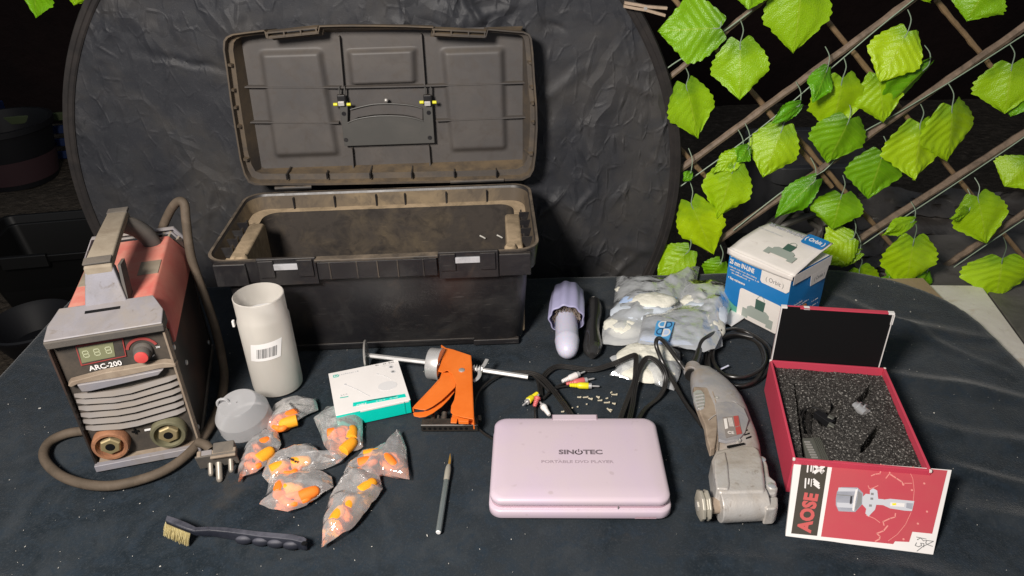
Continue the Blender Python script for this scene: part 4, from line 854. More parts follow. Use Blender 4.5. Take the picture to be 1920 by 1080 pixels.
b = B(); b.tube([Vector((-.022 + .009 * math.cos(R(a)), .004, .056 + .012 * math.sin(R(a)))) for a in range(-10, 191, 20)], .0020, 8, flat=1.0); b.make('hanging_loop', M['hdpe_cap'], t)
# ================================================================== white and teal carton
def P2(fr, pl, px, h0, h1, m, name, par, sc=1.0, **k):
    b = B(); b.prism(pl.px(px), h0, h1, pl, sc=sc); return b.make(name, M[m], par, **k)
c, w_, d_, rz = qframe([(616, 701), (742, 675), (773, 749), (630, 779)], .028)
t = thing('cable_carton', 'flat white carton with teal sides and a teal stripe beside the orange caulking gun', 'box', (c.x, c.y, 0), rz); CM = MW(t)
b = B(); b.box((0, 0, .0138), (w_, d_, .0268)); b.make('carton_sides', M['teal'], t, bevel=.0008)
b = B(); b.box((0, 0, .0276), (w_ + .0006, d_ + .0006, .0012)); b.make('carton_top', M['paper'], t, bevel=.0005)
b = B(); b.box((w_ / 2 - .010, -d_ / 2 - .0004, .0138), (.0016, .0006, .0255)); b.make('glue_seam', M['teal_d'], t)
b = B(); b.box((.018, -d_ / 2 - .0003, .0262), (w_ * .66, .0006, .0030)); b.make('white_edge', M['paper'], t)
CT = Pl(CM, (0, 0, .0283), (1, 0, 0), (0, 1, 0)); cz = lambda pts: CT.px(Z(610, 660, 7.717, pts))
b = B(); b.prism(cz([(400, 735), (1150, 605), (1168, 650), (400, 790)]), 0, .0003, CT); b.make('teal_stripe', M['teal'], t)
b = B(); b.prism(cz([(600, 705), (1030, 634), (1030, 642), (600, 716)]), .0003, .0005, CT); b.make('print_bar', M['ink'], t)
x, y = cz([(595, 748)])[0]; text(t, 'CABLE', .0055, CT.mat(x - .008, y, .0004), M['paper'], .03)
x, y = cz([(760, 710)])[0]; fineprint(t, 11, .0028, CT.mat(x + .004, y, .0004), M['paper'], .02)
x, y = cz([(960, 672)])[0]; fineprint(t, 9, .0028, CT.mat(x + .004, y, .0004), M['paper'], .02)
x, y = cz([(860, 165)])[0]; fineprint(t, 10, .0060, CT.mat(x, y - .001, .0002), M['inkgray'], .03)
x, y = cz([(890, 188)])[0]; fineprint(t, 12, .0030, CT.mat(x, y - .001, .0002), M['faint'], .01)
x, y = cz([(340, 305)])[0]; fineprint(t, 10, .0062, CT.mat(x, y, .0002), M['faint'], 0)
b = B(); x, y = cz([(152, 348)])[0]; o = [(x + px, y + py) for px, py in rrect(.0095, .0075, .0022, 3)]; b.prism(o, 0, .0003, CT); lg = b.make('emblem', M['teal_d'], t)
b = B(); b.prism([(x + px, y + py) for px, py in rrect(.0068, .0048, .0016, 3)], .0003, .0005, CT); b.make('emblem_field', M['paper'], lg)
b = B(); b.prism([(x + px, y + py) for px, py in rrect(.0045, .0026, .0010, 3)], .0005, .0007, CT); b.make('emblem_core', M['teal_d'], lg)
x, y = cz([(268, 622)])[0]; text(t, '2.4 A', .0058, CT.mat(x, y, .0002), M['faint'], .02); b = B(); b.prism(cz([(212, 660), (332, 640), (332, 650), (214, 670)]), 0, .0003, CT); b.make('print_bar', M['teal_d'], t)
for q in ((950, 218), (978, 285)):
    x, y = cz([q])[0]; b = B(); b.lathe([(.0042, 0), (.0042, .0003)], 18, CT.mat(x, y)); k_ = b.make('icon', M['faint'], t); b = B(); b.lathe([(.0026, .0003), (.0026, .0005)], 5, CT.mat(x, y)); b.make('icon_core', M['inkgray'], k_)
for q0, q1 in (((290, 470), (640, 640)), ((755, 320), (960, 395))):
    b = B(); stroke(b, cz([q0, ((q0[0] + q1[0]) / 2, (q0[1] + q1[1]) / 2 - 10), q1]), .0012, CT); x, y = cz([q0])[0]; b.lathe([(.0022, 0), (.0022, .0004)], 10, CT.mat(x, y)); b.make('printed_cable', M['faint'] if q0[0] < 700 else M['faint2'], t)
x, y = cz([(900, 490)])[0]; b = B(); b.lathe([(.016, 0), (.016, .0003)], 32, CT.mat(x, y), sy=.75); b.make('printed_coil', M['faint2'], t)

# ================================================================== caulking gun
g0 = at(805, 680, .030); g1 = at(990, 700, .024); g2 = at(690, 660, .030)
ax = (g1 - g2).normalized(); rz = math.atan2(ax.y, ax.x)
t = thing('caulking_gun', 'orange caulking gun lying on its side with a long steel rod and ring', 'caulking gun', (g0.x, g0.y, 0), rz); GM = MW(t); Gi = GM.inverted()
HZ = .030; Lx0 = (Gi @ g2).x; Lx1 = (Gi @ g1).x
b = B(); b.tube([Vector((Lx0 + .002, 0, HZ)), Vector((.03, 0, HZ)), Vector((.08, 0, HZ - .002)), Vector((Lx1 + .002, 0, HZ - .006))], .0042, 6, sub=2); b.make('rod', M['steel_b'], t, smooth=50)
b = B(); b.lathe([(.0055, -.004), (.027, -.0012), (.028, 0), (.027, .0018), (.006, .0012)], 30, Matrix.Translation((Lx0, 0, HZ)) @ Matrix.Rotation(R(17), 4, 'Z') @ Matrix.Rotation(R(90), 4, 'Y')); b.make('plunger_disc', M['steel'], t)
b = B(); b.cyl((Lx0, 0, HZ), (Lx0 + .006, 0, HZ), .0055, 12); b.make('rod_nut', M['steel'], t)
b = B(); b.lathe([(.0265, 0), (.0275, .002), (.0275, .019), (.029, .0195), (.029, .0225), (.012, .0225), (.012, .0215), (.0265, .019), (.0262, .001)], 40, Matrix.Translation((.000, 0, .0290)) @ Matrix.Rotation(R(90), 4, 'Y')); b.make('ring', M['steel_b'], t, smooth=35)
GT = Pl(GM, (0, 0, HZ + .010), (1, 0, 0), (0, 1, 0)); gz = lambda pts: GT.px(Z(600, 620, 4.571, pts))
fr_ = gz([(1040, 125), (1075, 150), (1140, 165), (1290, 215), (1298, 300), (1302, 450), (1308, 600), (1315, 762), (1230, 745), (1142, 722), (1120, 700), (1125, 645), (1150, 595), (1160, 540), (1166, 455), (1130, 370), (1090, 342), (1050, 360), (1012, 348), (1030, 300), (1045, 250)])
b = B(); b.prism(fr_, -.0008, .0010, GT); b.make('frame_cheek', M['orange'], t, bevel=.0006)
fr2 = [(x, max(y, fr_[9][1] + .006)) for x, y in fr_]
b = B(); b.prism(fr2, -.0205, -.0190, GT); b.make('frame_cheek', M['orange'], t, bevel=.0006)
def wallb(pts, name, h0=-.0195, h1=.0002, th=.0016):
    b = B()
    for p, q in zip(pts, pts[1:]):
        d = Vector((q[0] - p[0], q[1] - p[1])); n = Vector((-d.y, d.x)).normalized() * th / 2
        b.prism([(p[0] + n.x, p[1] + n.y), (p[0] - n.x, p[1] - n.y), (q[0] - n.x, q[1] - n.y), (q[0] + n.x, q[1] + n.y)], h0, h1, GT)
    return b.make(name, M['orange'], t)
wallb([fr_[i] for i in (3, 4, 5, 6, 7)], 'frame_back'); wallb([fr_[i] for i in (0, 1, 2, 3)], 'frame_back')
tr_ = gz([(1062, 350), (1110, 345), (1155, 385), (1166, 430), (1160, 470), (1100, 530), (1040, 585), (960, 640), (900, 668), (850, 662), (800, 652), (812, 632), (870, 575), (950, 490), (1025, 410), (1040, 375)])
b = B(); b.prism(tr_, -.0040, -.0024, GT); b.make('trigger', M['orange'], t, bevel=.0006)
trl = gz([(1150, 480), (1100, 545), (1040, 605), (960, 662), (900, 690), (850, 696), (800, 685), (793, 664)])
b = B(); b.prism([(x, y) for x, y in trl] + [(x, y) for x, y in reversed(gz([(1140, 440), (1080, 510), (1020, 570), (940, 630), (880, 650), (830, 655), (806, 655), (796, 660)]))], -.0120, -.0105, GT); b.make('trigger', M['orange'], t, bevel=.0004)
wallb(gz([(1025, 400), (950, 484), (870, 568), (812, 628), (795, 650)]), 'trigger_spine', -.011, -.003)
b = B(); b.prism(gz([(1120, 690), (1175, 700), (1165, 738), (1115, 735)]), -.014, -.0125, GT); b.prism(gz([(1180, 720), (1275, 735), (1270, 752), (1185, 750)]), -.012, -.006, GT); b.make('grip_tab', M['orange'], t, bevel=.0004)
x, y = gz([(1215, 343)])[0]; b = B(); b.lathe([(.0055, .001), (.005, .0022), (.003, .003)], 20, GT.mat(x, y)); b.make('rivet', M['steel'], t)
b = B(); b.prism(gz([(1226, 240), (1236, 238), (1240, 275), (1230, 277)]), .001, .0012, GT); b.make('stamped_slot', M['orange'], t)
x, y = gz([(1305, 300)])[0]; pts = [Vector((x + .0006 * k, .006 * math.cos(k * .8), HZ - .001 + .006 * math.sin(k * .8))) for k in range(32)]; b = B(); b.tube(pts, .0008, 5); b.make('coil_spring', M['steel_b'], t)
q = gz([(1430, 222), (1405, 262), (1370, 300), (1365, 335), (1345, 362), (1310, 378)]); b = B(); b.tube([Vector((px, py, HZ + .004 - i * .0015)) for i, (px, py) in enumerate(q)], .0034, 8, flat=.35, sub=4); b.make('release_tab', M['steel_b'], t)

# ================================================================== bit rail
c = at(843, 800, .008); q0, q1 = at(790, 802, .008), at(897, 802, .008); L_ = (q1 - q0).length
t = thing('bit_rail', 'black drilled steel rail holding small sockets at the foot of the caulking gun', 'tool rail', (c.x, c.y, 0), R(-2))
b = B(); b.box((0, .006, .0065), (L_, .017, .013)); b.make('rail', M['blackmetal'], t, bevel=.0012)
b = B(); b.box((0, -.0025, .0133), (L_ * .99, .0015, .0012)); b.make('rail_edge', M['steel'], t)
for k in range(9):
    b = B(); b.lathe([(.0026, 0), (.0026, .0006)], 12, Matrix.Translation((-L_ * .44 + L_ * .092 * k, -.0022, .0062)) @ Matrix.Rotation(R(90), 4, 'X')); b.make('hole', M['boxblk'], t)
for u, h_, r_ in ((811, .016, .0038), (821, .012, .0022), (832, .017, .0050), (853, .013, .0036), (872, .012, .0030), (898, .010, .0040)):
    x = (MW(t).inverted() @ at(u, 785, .01)).x; b = B(); b.lathe([(r_, 0), (r_, h_ * .6), (r_ * .8, h_ * .62), (r_ * .95, h_)], 12, Matrix.Translation((x, .013, .0075)) @ Matrix.Rotation(R(-78), 4, 'X')); b.make('socket', M['bitsteel'], t, bevel=.0003)

# ================================================================== portable disc player
c, w_, d_, rz = qframe([(931, 781), (1236, 781), (1252, 940), (913, 940)], .034)
t = thing('disc_player', 'closed pale pink portable DVD player with dark lettering on its lid', 'DVD player', (c.x, c.y, 0), R(-2.2)); DM = MW(t)
w_ = .249; d_ = .172
def slabr(w, d, r, z0, z1, e, bow=0, cy=0):
    rings = []
    for z, k in ((z0, e), (z0 + e * .5, e * .25), (z0 + e, 0), (z1 - e, 0), (z1 - e * .5, e * .25), (z1, e * .9)):
        ps = rrect(w - 2 * k, d - 2 * k, r, 8, 0, cy); rings.append([Vector((x, y, z)) for x, y in ps])
    return rings
b = B(); b.loft(slabr(w_ + .004, d_ + .003, .018, .002, .018, .003, cy=-.003)); b.make('player_base', M['pink'], t, smooth=50)
b = B(); b.loft([ring(rrect(w_ - .003, d_ - .004, .016, 8), .0178), ring(rrect(w_ - .003, d_ - .004, .016, 8), .0215)]); b.make('seam', M['pink_d'], t)
b = B()
rg = slabr(w_, d_, .018, .021, .034, .004); rg += [ring(rrect(w_ - .014, d_ - .014, .014, 8), .0350), ring(rrect(w_ - .05, d_ - .05, .010, 8), .0356)]
b.loft(rg); b.make('player_lid', M['pink'], t, smooth=60)
b = B(); b.box((0, d_ / 2 - .002, .0345), (.068, .013, .0022)); b.make('hinge_cover', M['pink'], t, bevel=.001)
for s in (-1, 1): b = B(); b.box((s * .0346, d_ / 2 - .002, .0350), (.0006, .012, .0016)); b.make('hinge_gap', M['pink_d'], t)
b = B(); b.box((.052, -d_ / 2 + .0006, .0198), (.0012, .0024, .0036)); b.make('latch_gap', M['inkgray'], t)
b = B(); b.box((.090, -d_ / 2 - .0035, .006), (.03, .002, .005)); b.make('front_button', M['pink_d'], t, bevel=.0006)
for sx in (-1, 1):
    for sy in (-1, 1): b = B(); b.lathe([(.006, 0), (.006, .0022)], 14, Matrix.Translation((sx * .1, sy * .065, 0))); b.make('foot', M['gloss2'], t)
DP = Pl(DM, (0, 0, .0357), (1, 0, 0), (0, 1, 0)); x, y = DP.hit(1081, 848)
text(t, 'SIN', .0125, DP.mat(x - .0030, y, .0001), M['pinktext'], .035, 1.25, align='RIGHT')
text(t, 'TEC', .0125, DP.mat(x + .0098, y, .0001), M['pinktext'], .035, 1.25, align='LEFT')
ox = x + .0032; b = B(); pa = [(ox + .0050 * math.cos(R(a)), y + .0042 * math.sin(R(a))) for a in range(125, 416, 15)]; stroke(b, pa, .0018, DP); stroke(b, [(ox, y + .0005), (ox, y + .0062)], .0018, DP); b.make('power_symbol', M['pinktext'], t)
x, y = DP.hit(1082, 866); text(t, 'PORTABLE DVD PLAYER', .0078, DP.mat(x, y, .0001), M['pinktext2'], .015, 1.24)

# ================================================================== cables behind the player
def ribbon(b, pts, r, off, n=3, sub=6):
    P = spline([Vector(p) for p in pts], sub); N = len(P)
    for k in range(n):
        o_ = (k - (n - 1) / 2) * off; Q = []
        for i, p in enumerate(P):
            d = (P[min(i + 1, N - 1)] - P[max(i - 1, 0)]); d.z = 0; d.normalize(); s = Vector((-d.y, d.x, 0)); Q.append(p + s * o_ * .8 + Vector((0, 0, o_ * .45)))
        b.tube(Q, r, 7)
def rca(p, q, m, par, z=.006):
    p = Vector(p); q = Vector(q); d = (q - p); Mx = Matrix.Translation(p) @ d.to_track_quat('Z', 'Y').to_matrix().to_4x4(); L_ = d.length
    b = B(); prof = [(.0026, 0)]
    for k in range(4): prof += [(.0036 + k * .0002, .002 + k * .003), (.0030 + k * .0002, .0034 + k * .003)]
    prof += [(.0048, .0145), (.0056, .017), (.0058, L_ * .72), (.0052, L_ * .74)]
    b.lathe(prof, 18, Mx); o = b.make('connector', M[m], par, smooth=35)
    b = B(); b.lathe([(.0048, L_ * .735), (.0048, L_ * .86), (.0040, L_ * .86)], 18, Mx, cap1=True); b.make('contact_ring', M['steel_b'], o)
    b = B(); b.lathe([(.0016, L_ * .85), (.0016, L_ * 1.12), (.0009, L_ * 1.17)], 10, Mx); b.make('contact_pin', M['steel_b'], o); return o
def mkc(name, label, cat, group=None):
    return thing(name, label, cat, (0.0, .95, 0), 0, group)
# first lead (left)
t = mkc('audio_video_lead', 'grey ribbon lead looping left from the pink player, with yellow, red and white plugs', 'cable'); Ti = MW(t).inverted(); T_ = lambda u, v, z=.005: Ti @ at(u, v, z)
b = B(); b.tube([T_(935, 828, .010), T_(915, 818, .006), T_(895, 800, .006), T_(889, 768, .006), T_(896, 738, .006), T_(920, 713, .007), T_(950, 701, .008), T_(985, 699, .012), T_(1004, 708, .012), T_(1030, 735, .010)], .0021, 8, sub=8); b.make('cord', M['blkcord'], t)
b = B(); ribbon(b, [T_(960, 700, .010), T_(990, 699, .014), T_(1015, 708, .013), T_(1038, 733, .010), T_(1060, 762, .010), T_(1078, 790, .012)], .0017, .0033); b.make('cord', M['blkcord'], t)
b = B(); b.tube([T_(1004, 705, .008), T_(1009, 722, .006), T_(1013, 738, .005), T_(1006, 744, .006)], .0018, 7, sub=5); b.make('cord', M['blkcord'], t)
rca(T_(1008, 737, .0075), T_(984, 757, .0075), 'rcay', t); rca(T_(1002, 762, .0055), T_(1009, 742, .014), 'rcar', t); rca(T_(1030, 778, .0055), T_(1015, 757, .0075), 'rcaw', t)
b = B(); b.tube([T_(1003, 760, .004), T_(1003, 772, .003), T_(1004, 790, .004)], .0016, 7, sub=4); b.make('cord', M['blkcord'], t)
# second lead
t = mkc('audio_video_lead', 'black ribbon lead crossing the clear bags, white, red and yellow plugs side by side', 'cable'); t.location = (.12, 1.0, 0); bpy.context.view_layer.update(); Ti = MW(t).inverted(); T_ = lambda u, v, z=.005: Ti @ at(u, v, z)
b = B(); ribbon(b, [T_(1014, 742, .005), T_(1013, 722, .006), T_(1024, 700, .006), T_(1046, 687, .007), T_(1080, 690, .006), T_(1112, 693, .008), T_(1150, 682, .016), T_(1182, 668, .032), T_(1192, 668, .036), T_(1192, 690, .030), T_(1190, 712, .020), T_(1178, 745, .012), T_(1165, 780, .010), T_(1160, 800, .010)], .0018, .0034); b.make('cord', M['blkcord'], t)
b = B(); b.tube([T_(1020, 745, .004), T_(1040, 727, .004), T_(1062, 717, .005)], .0019, 7, sub=4); b.tube([T_(1018, 748, .004), T_(1042, 728, .005), T_(1072, 723, .005)], .0019, 7, sub=4); b.make('cord', M['blkcord'], t)
rca(T_(1054, 715, .0065), T_(1091, 699, .0085), 'rcaw', t); rca(T_(1062, 720, .006), T_(1107, 711, .0065), 'rcar', t); rca(T_(1068, 722, .0075), T_(1116, 724, .0065), 'rcay', t)
t = mkc('power_lead', 'black ribbon cord looped in an arch over the lowest clear bag', 'cable'); t.location = (.22, 1.0, 0); bpy.context.view_layer.update(); Ti = MW(t).inverted(); T_ = lambda u, v, z=.005: Ti @ at(u, v, z)
b = B(); ribbon(b, [T_(1178, 795, .010), T_(1186, 760, .010), T_(1190, 730, .016), T_(1198, 695, .028), T_(1212, 672, .036), T_(1230, 677, .036), T_(1245, 697, .028), T_(1247, 722, .014), T_(1235, 745, .007), T_(1210, 766, .006), T_(1195, 790, .009)], .0018, .0033); b.make('cord', M['blkcord'], t)

# ================================================================== lilac brush, black case
t = thing('bottle_brush', 'lilac fluted cup brush with bristles and a rounded white handle, beside a black case', 'brush', tuple(at(1062, 620, 0)), R(-1)); LMx = MW(t); Li = LMx.inverted()
A = Li @ at(1062, 600, .034); C = Li @ Vector(at(1064, 560, .036)); C = A + (C - A).normalized() * .095
Mx = Matrix.Translation(A) @ (C - A).to_track_quat('Z', 'Y').to_matrix().to_4x4()
b = B(); b.lathe([(.0310, 0), (.0330, .003), (.0325, .05), (.0300, .088), (.022, .095), (.001, .096)], 72, Mx, cap0=False, cap1=False, flute=(9, .045)); b.make('cup', M['lilac'], t, smooth=50, solid=.0016)
rn = random.Random(2); b = B()
for k in range(420):
    a = rn.uniform(0, 6.28); r_ = rn.uniform(.010, .027); x, y = r_ * math.cos(a), r_ * math.sin(a); e = rn.uniform(.001, .004)
    b.tube([Mx @ Vector((x * .7, y * .7, .03)), Mx @ Vector((x, y, -e + .010))], .0005, 3)
b.make('bristles', M['bristle'], t, smooth=0)['kind'] = 'stuff'
A2 = Li @ at(1062, 602, .026); C2 = Li @ at(1064, 662, .021); Mx2 = Matrix.Translation(A2) @ (C2 - A2).to_track_quat('Z', 'Y').to_matrix().to_4x4(); L_ = (C2 - A2).length
b = B(); b.lathe([(.019, -.02), (.0205, 0), (.0215, L_ * .55), (.0222, L_ * .62), (.0225, L_ * .64), (.0215, L_ * .70), (.0205, L_ * .82), (.017, L_ * .95), (.011, L_ * 1.03), (.004, L_ * 1.065), (.0005, L_ * 1.07)], 40, Mx2); b.make('handle', M['lilacw'], t, smooth=40)
c = at(1112, 614, .008); t = thing('black_case', 'glossy black peanut shaped hand grip between the lilac brush and the clear bags', 'grip', (c.x, c.y, 0), R(-6)); Ki = MW(t).inverted(); KP = Pl(MW(t), (0, 0, .012), (1, 0, 0), (0, 1, 0))
sec = [((1113, 562), 5), ((1113, 567), 13), ((1113, 577), 17), ((1113, 590), 16), ((1112, 606), 13), ((1111, 622), 13), ((1111, 636), 16), ((1111, 650), 18), ((1110, 660), 15), ((1110, 667), 7)]
b = B(); rings = []
for (u, v), hw in sec:
    x, y = KP.hit(u, v); r_ = hw / 1400 * 1.40; rings.append([Vector((x + r_ * math.cos(R(a)), y, .0125 + min(.0125, r_) * math.sin(R(a)))) for a in range(0, 360, 18)])
b.loft(rings); b.make('shell', M['gloss'], t, smooth=60)
b = B(); rings = []
for (u, v), hw in sec[1:-2]:
    x, y = KP.hit(u, v); r_ = hw / 1400 * 1.40; rings.append([Vector((x + f * r_, y, .0132 + min(.0125, r_) * math.sqrt(max(0, 1 - f * f)))) for f in (.1, .3, .5, .7)] + [Vector((x + f * r_, y, .0120 + min(.0125, r_) * math.sqrt(max(0, 1 - f * f)))) for f in (.7, .5, .3, .1)])
b.loft(rings); b.make('grip_pad', M['gloss2'], t, smooth=60)
x, y = KP.hit(1113, 562); b = B(); b.tube([Vector((x + .006 * math.cos(R(a)), y, .012 + .006 * math.sin(R(a)))) for a in range(0, 361, 24)], .0016, 6); b.make('ring', M['steel'], t)

# ================================================================== clear bags
def bag(name, label, cat, outline, zb, hgt, m, group=None, seed=1, flat=.35, crumple=.004, floor=.0008):
    """pillow of film: closed mesh, radial from the centre of a traced outline"""
    O = [at(u, v, zb) for u, v in outline]; c = sum(O, Vector()) / len(O)
    # densify outline
    D = []
    for i in range(len(O)):
        p, q = O[i], O[(i + 1) % len(O)]
        for k in range(5): D.append(p + (q - p) * k / 5)
    N = len(D); K = 16; vs = []; fs = []
    tt = thing(name, label, cat, (c.x, c.y, 0), 0, group)
    for side in (1, -1):
        o = len(vs); vs.append(Vector((0, 0, (zb + hgt if side > 0 else max(floor, zb - hgt * .3)))))
        for i in range(1, K + 1):
            f = i / K
            for k, p in enumerate(D):
                x, y = (p.x - c.x) * f, (p.y - c.y) * f
                prof = max(0, 1 - f ** 2.2) ** .75
                n = nz(x * 28 + seed * 3, y * 28, seed) + .6 * nz(x * 60, y * 60 + seed, 2)
                rid = 1 - abs(nz(x * 38, y * 38 + seed * 7, seed + 4)) * 2.4
                if side > 0: z = zb + hgt * prof * (1 + .25 * n) + crumple * rid * (.35 + .65 * f if f < 1 else .5) * .7 + .004 * nz(x * 30, y * 30, seed + 9) * f
                else: z = zb - (hgt * .3) * prof
                if f == 1: z = zb + .5 * crumple * rid + .005 * max(0, nz(x * 22, y * 22, seed + 9))
                vs.append(Vector((x, y, max(floor + (0.0004 if side > 0 else 0), z))))
        for k in range(N):
            fs.append((o, o + 1 + k, o + 1 + (k + 1) % N) if side > 0 else (o, o + 1 + (k + 1) % N, o + 1 + k))
        for i in range(K - 1):
            for k in range(N):
                a = o + 1 + i * N; bq = a + N; f_ = (a + k, bq + k, bq + (k + 1) % N, a + (k + 1) % N); fs.append(f_ if side > 0 else tuple(reversed(f_)))
    b = B(); b.add(vs, fs); b.make('bag_film', M[m], tt, smooth=45); return tt
def lump(tt, px, zc, r, m, name, seed, sx=1, sy=1, sz=.5, rz=0):
    c = MW(tt).inverted() @ at(*px, zc); b = B()
    M_ = Matrix.Translation(c) @ Matrix.Rotation(rz, 4, 'Z'); b.sph((0, 0, 0), 1, 28)
    b.v = [tuple(M_ @ Vector((p[0] * r * sx * (1 + .18 * nz(p[0] * 2, p[1] * 2, p[2] * 2 + seed)), p[1] * r * sy * (1 + .18 * nz(p[1] * 2, p[2] * 2, seed)), p[2] * r * sz * (1 + .35 * nz(p[0] * 4 + seed, p[1] * 4, p[2] * 3))))) for p in b.v]
    return b.make(name, M[m], tt, smooth=60)
bg1 = bag('clear_bag', 'clear plastic bag with cream powder in a pale blue dish, leftmost bag', 'plastic bag', [(1156, 521), (1200, 524), (1250, 528), (1300, 505), (1312, 500), (1306, 530), (1290, 560), (1262, 600), (1240, 640), (1190, 648), (1128, 647), (1130, 610), (1150, 575)], .006, .032, 'film2', seed=3, group='clear plastic bags with powder')
lump(bg1, (1205, 588), .018, .060, 'packet', 'packet', 31, 1.05, .80, .26); lump(bg1, (1215, 568), .022, .052, 'bluep', 'blue_dish', 2, 1.05, .66, .28, R(4)); lump(bg1, (1224, 565), .031, .042, 'powder', 'powder', 3, 1.1, .62, .30)
lump(bg1, (1170, 612), .013, .040, 'powder', 'powder', 5, 1.0, .9, .35); lump(bg1, (1185, 545), .012, .028, 'powder', 'powder', 6, 1.2, .8, .35)
bg2 = bag('clear_bag', 'clear plastic bag over a pale blue card touching the blue and white carton', 'plastic bag', [(1276, 528), (1320, 528), (1377, 537), (1374, 570), (1356, 610), (1355, 650), (1330, 662), (1300, 650), (1285, 600), (1272, 560)], .008, .034, 'film2', seed=8, group='clear plastic bags with powder')
lump(bg2, (1322, 588), .020, .045, 'packet', 'packet', 32, .95, 1.15, .40); lump(bg2, (1312, 568), .022, .038, 'powder', 'powder', 9, .95, .8, .42); lump(bg2, (1325, 612), .020, .042, 'powder', 'powder', 11, .8, 1.1, .42)
b = B(); bi = MW(bg2).inverted(); b.loft([[bi @ at(u, v, z) for u, v in ((1290, 545), (1368, 552), (1356, 625), (1330, 640), (1296, 600))] for z in (.0100, .0112)]); b.make('blue_card', M['bluep'], bg2)
bg4 = bag('clear_bag', 'clear plastic bag of cream powder, lowest of the bags, under black cords', 'plastic bag', [(1143, 672), (1165, 660), (1195, 642), (1240, 640), (1275, 660), (1276, 700), (1264, 732), (1240, 728), (1215, 714), (1180, 712), (1143, 704), (1155, 690)], .003, .018, 'film2', seed=14, group='clear plastic bags with powder')
lump(bg4, (1213, 668), .010, .054, 'powder', 'powder', 21, 1.0, .7, .28); lump(bg4, (1215, 695), .008, .040, 'powder', 'powder', 22, 1.2, .8, .25)
bg3 = bag('clear_bag', 'clear plastic bag with a blue four part emblem on top of the others', 'plastic bag', [(1206, 592), (1260, 580), (1318, 572), (1345, 590), (1352, 630), (1340, 655), (1320, 660), (1280, 655), (1240, 648), (1196, 645)], .030, .012, 'film2', seed=18, group='clear plastic bags with powder', floor=.018)
bi = MW(bg3).inverted(); b = B(); b.loft([[bi @ at(u, v, z) for u, v in ((1212, 598), (1300, 584), (1318, 600), (1310, 648), (1240, 645), (1200, 638))] for z in (.0335, .0345)]); b.make('blue_card', M['bluep'], bg3)
EP = Pl(MW(bg3), bi @ at(1246, 615, .047), (1, 0, 0), (0, 1, 0)); ez = lambda pts: EP.px(Z(1220, 580, 15.43, pts))
b = B(); b.prism(ez([(200, 330), (690, 370), (540, 850), (500, 920), (100, 740), (150, 440)]), 0, .0004, EP); em = b.make('emblem', M['logob'], bg3)
def dshape(cx, cy, w, h, s, m, fill):
    base = [(-s * w / 2, -h / 2), (-s * w / 2, h / 2)] + [(-s * w * .05 + s * w * .55 * math.sin(R(a)), h / 2 * math.cos(R(a))) for a in range(0, 181, 15)]
    for k, mm, h0 in ((1, m, .0004), (.62, fill, .0007)):
        pts = [(cx + (x * k) - .18 * 0 + (-(y * k)) * -.28 * 0 + y * k * .0, cy + y * k) for x, y in base]
        pts = [(x - (y - cy) * .30, y) for x, y in pts]   # slanted with the label
        bb = B(); bb.prism(ez(pts), h0, h0 + .0003, EP); bb.make('emblem_leaf', M[mm], em)
dshape(325, 438, 210, 190, -1, 'white', 'logob'); dshape(530, 455, 190, 180, 1, 'logod', 'logob'); dshape(255, 645, 190, 190, -1, 'logod', 'logob'); dshape(455, 680, 230, 220, 1, 'white', 'bluep')
bi = MW(bg1).inverted(); LP1 = Pl(MW(bg1), bi @ at(1216, 546, .042), (1, 0, 0), (0, 1, 0)); x, y = LP1.hit(1216, 546); fineprint(bg1, 15, .0058, LP1.mat(x, y, 0, R(6)), M['ink'], .02)
b = B(); P_ = [at(u, v, .002) for u, v in ((1382, 572), (1402, 592), (1372, 612), (1350, 600))]; b.prism([(p.x, p.y) for p in P_], .0015, .0027); tag(b.make('paper_card', M['white']), 'small white card under the clear bags at the foot of the carton', 'card')

# ================================================================== blue and white carton
A, C, D = at(1370, 466, .130), at(1487, 517, .130), at(1539, 458, .130)
ex = (C - A); ey = (D - C); w_ = ex.length; d_ = ey.length * .80; rz = math.atan2(ex.y, ex.x)
ctr = A + ex / 2 + Vector((-math.sin(rz), math.cos(rz), 0)) * d_ / 2
t = thing('valve_carton', 'blue and white sprinkler valve carton with worn, half lifted white lid flap', 'carton', (ctr.x, ctr.y, 0), rz); OM = MW(t)
CH = .131
b = B(); b.grid(lambda a, c: Vector((w_ * (a - .5), -d_ / 2 - .002 * math.sin(math.pi * a) * math.sin(math.pi * c), CH * c)), 8, 8); b.make('front_face', M['blue'], t)
b = B(); b.grid(lambda a, c: Vector((w_ / 2 + .003 * math.sin(math.pi * a) * math.sin(math.pi * c) + .0015 * nz(a * 4, c * 4), d_ * (a - .5), CH * c)), 10, 10); b.make('side_face', M['blue'], t)
b = B(); b.loft([[Vector((x, y, z)) for x, y in ((-w_ / 2 + .001, -d_ / 2 + .001), (w_ / 2 - .001, -d_ / 2 + .001), (w_ / 2 - .001, d_ / 2 - .001), (-w_ / 2 + .001, d_ / 2 - .001))] for z in (.0005, CH - .001)]); b.make('carton_board', M['carton'], t)
OF = Pl(OM, (0, -d_ / 2 - .0022, 0), (1, 0, 0), (0, 0, 1)); OS = Pl(OM, (w_ / 2 + .0034, 0, 0), (0, 1, 0), (0, 0, 1))
of = lambda pts: OF.px(Z(1340, 380, 4.5, pts)); os_ = lambda pts: OS.px(Z(1340, 380, 4.5, pts))
def rotx(v): return v
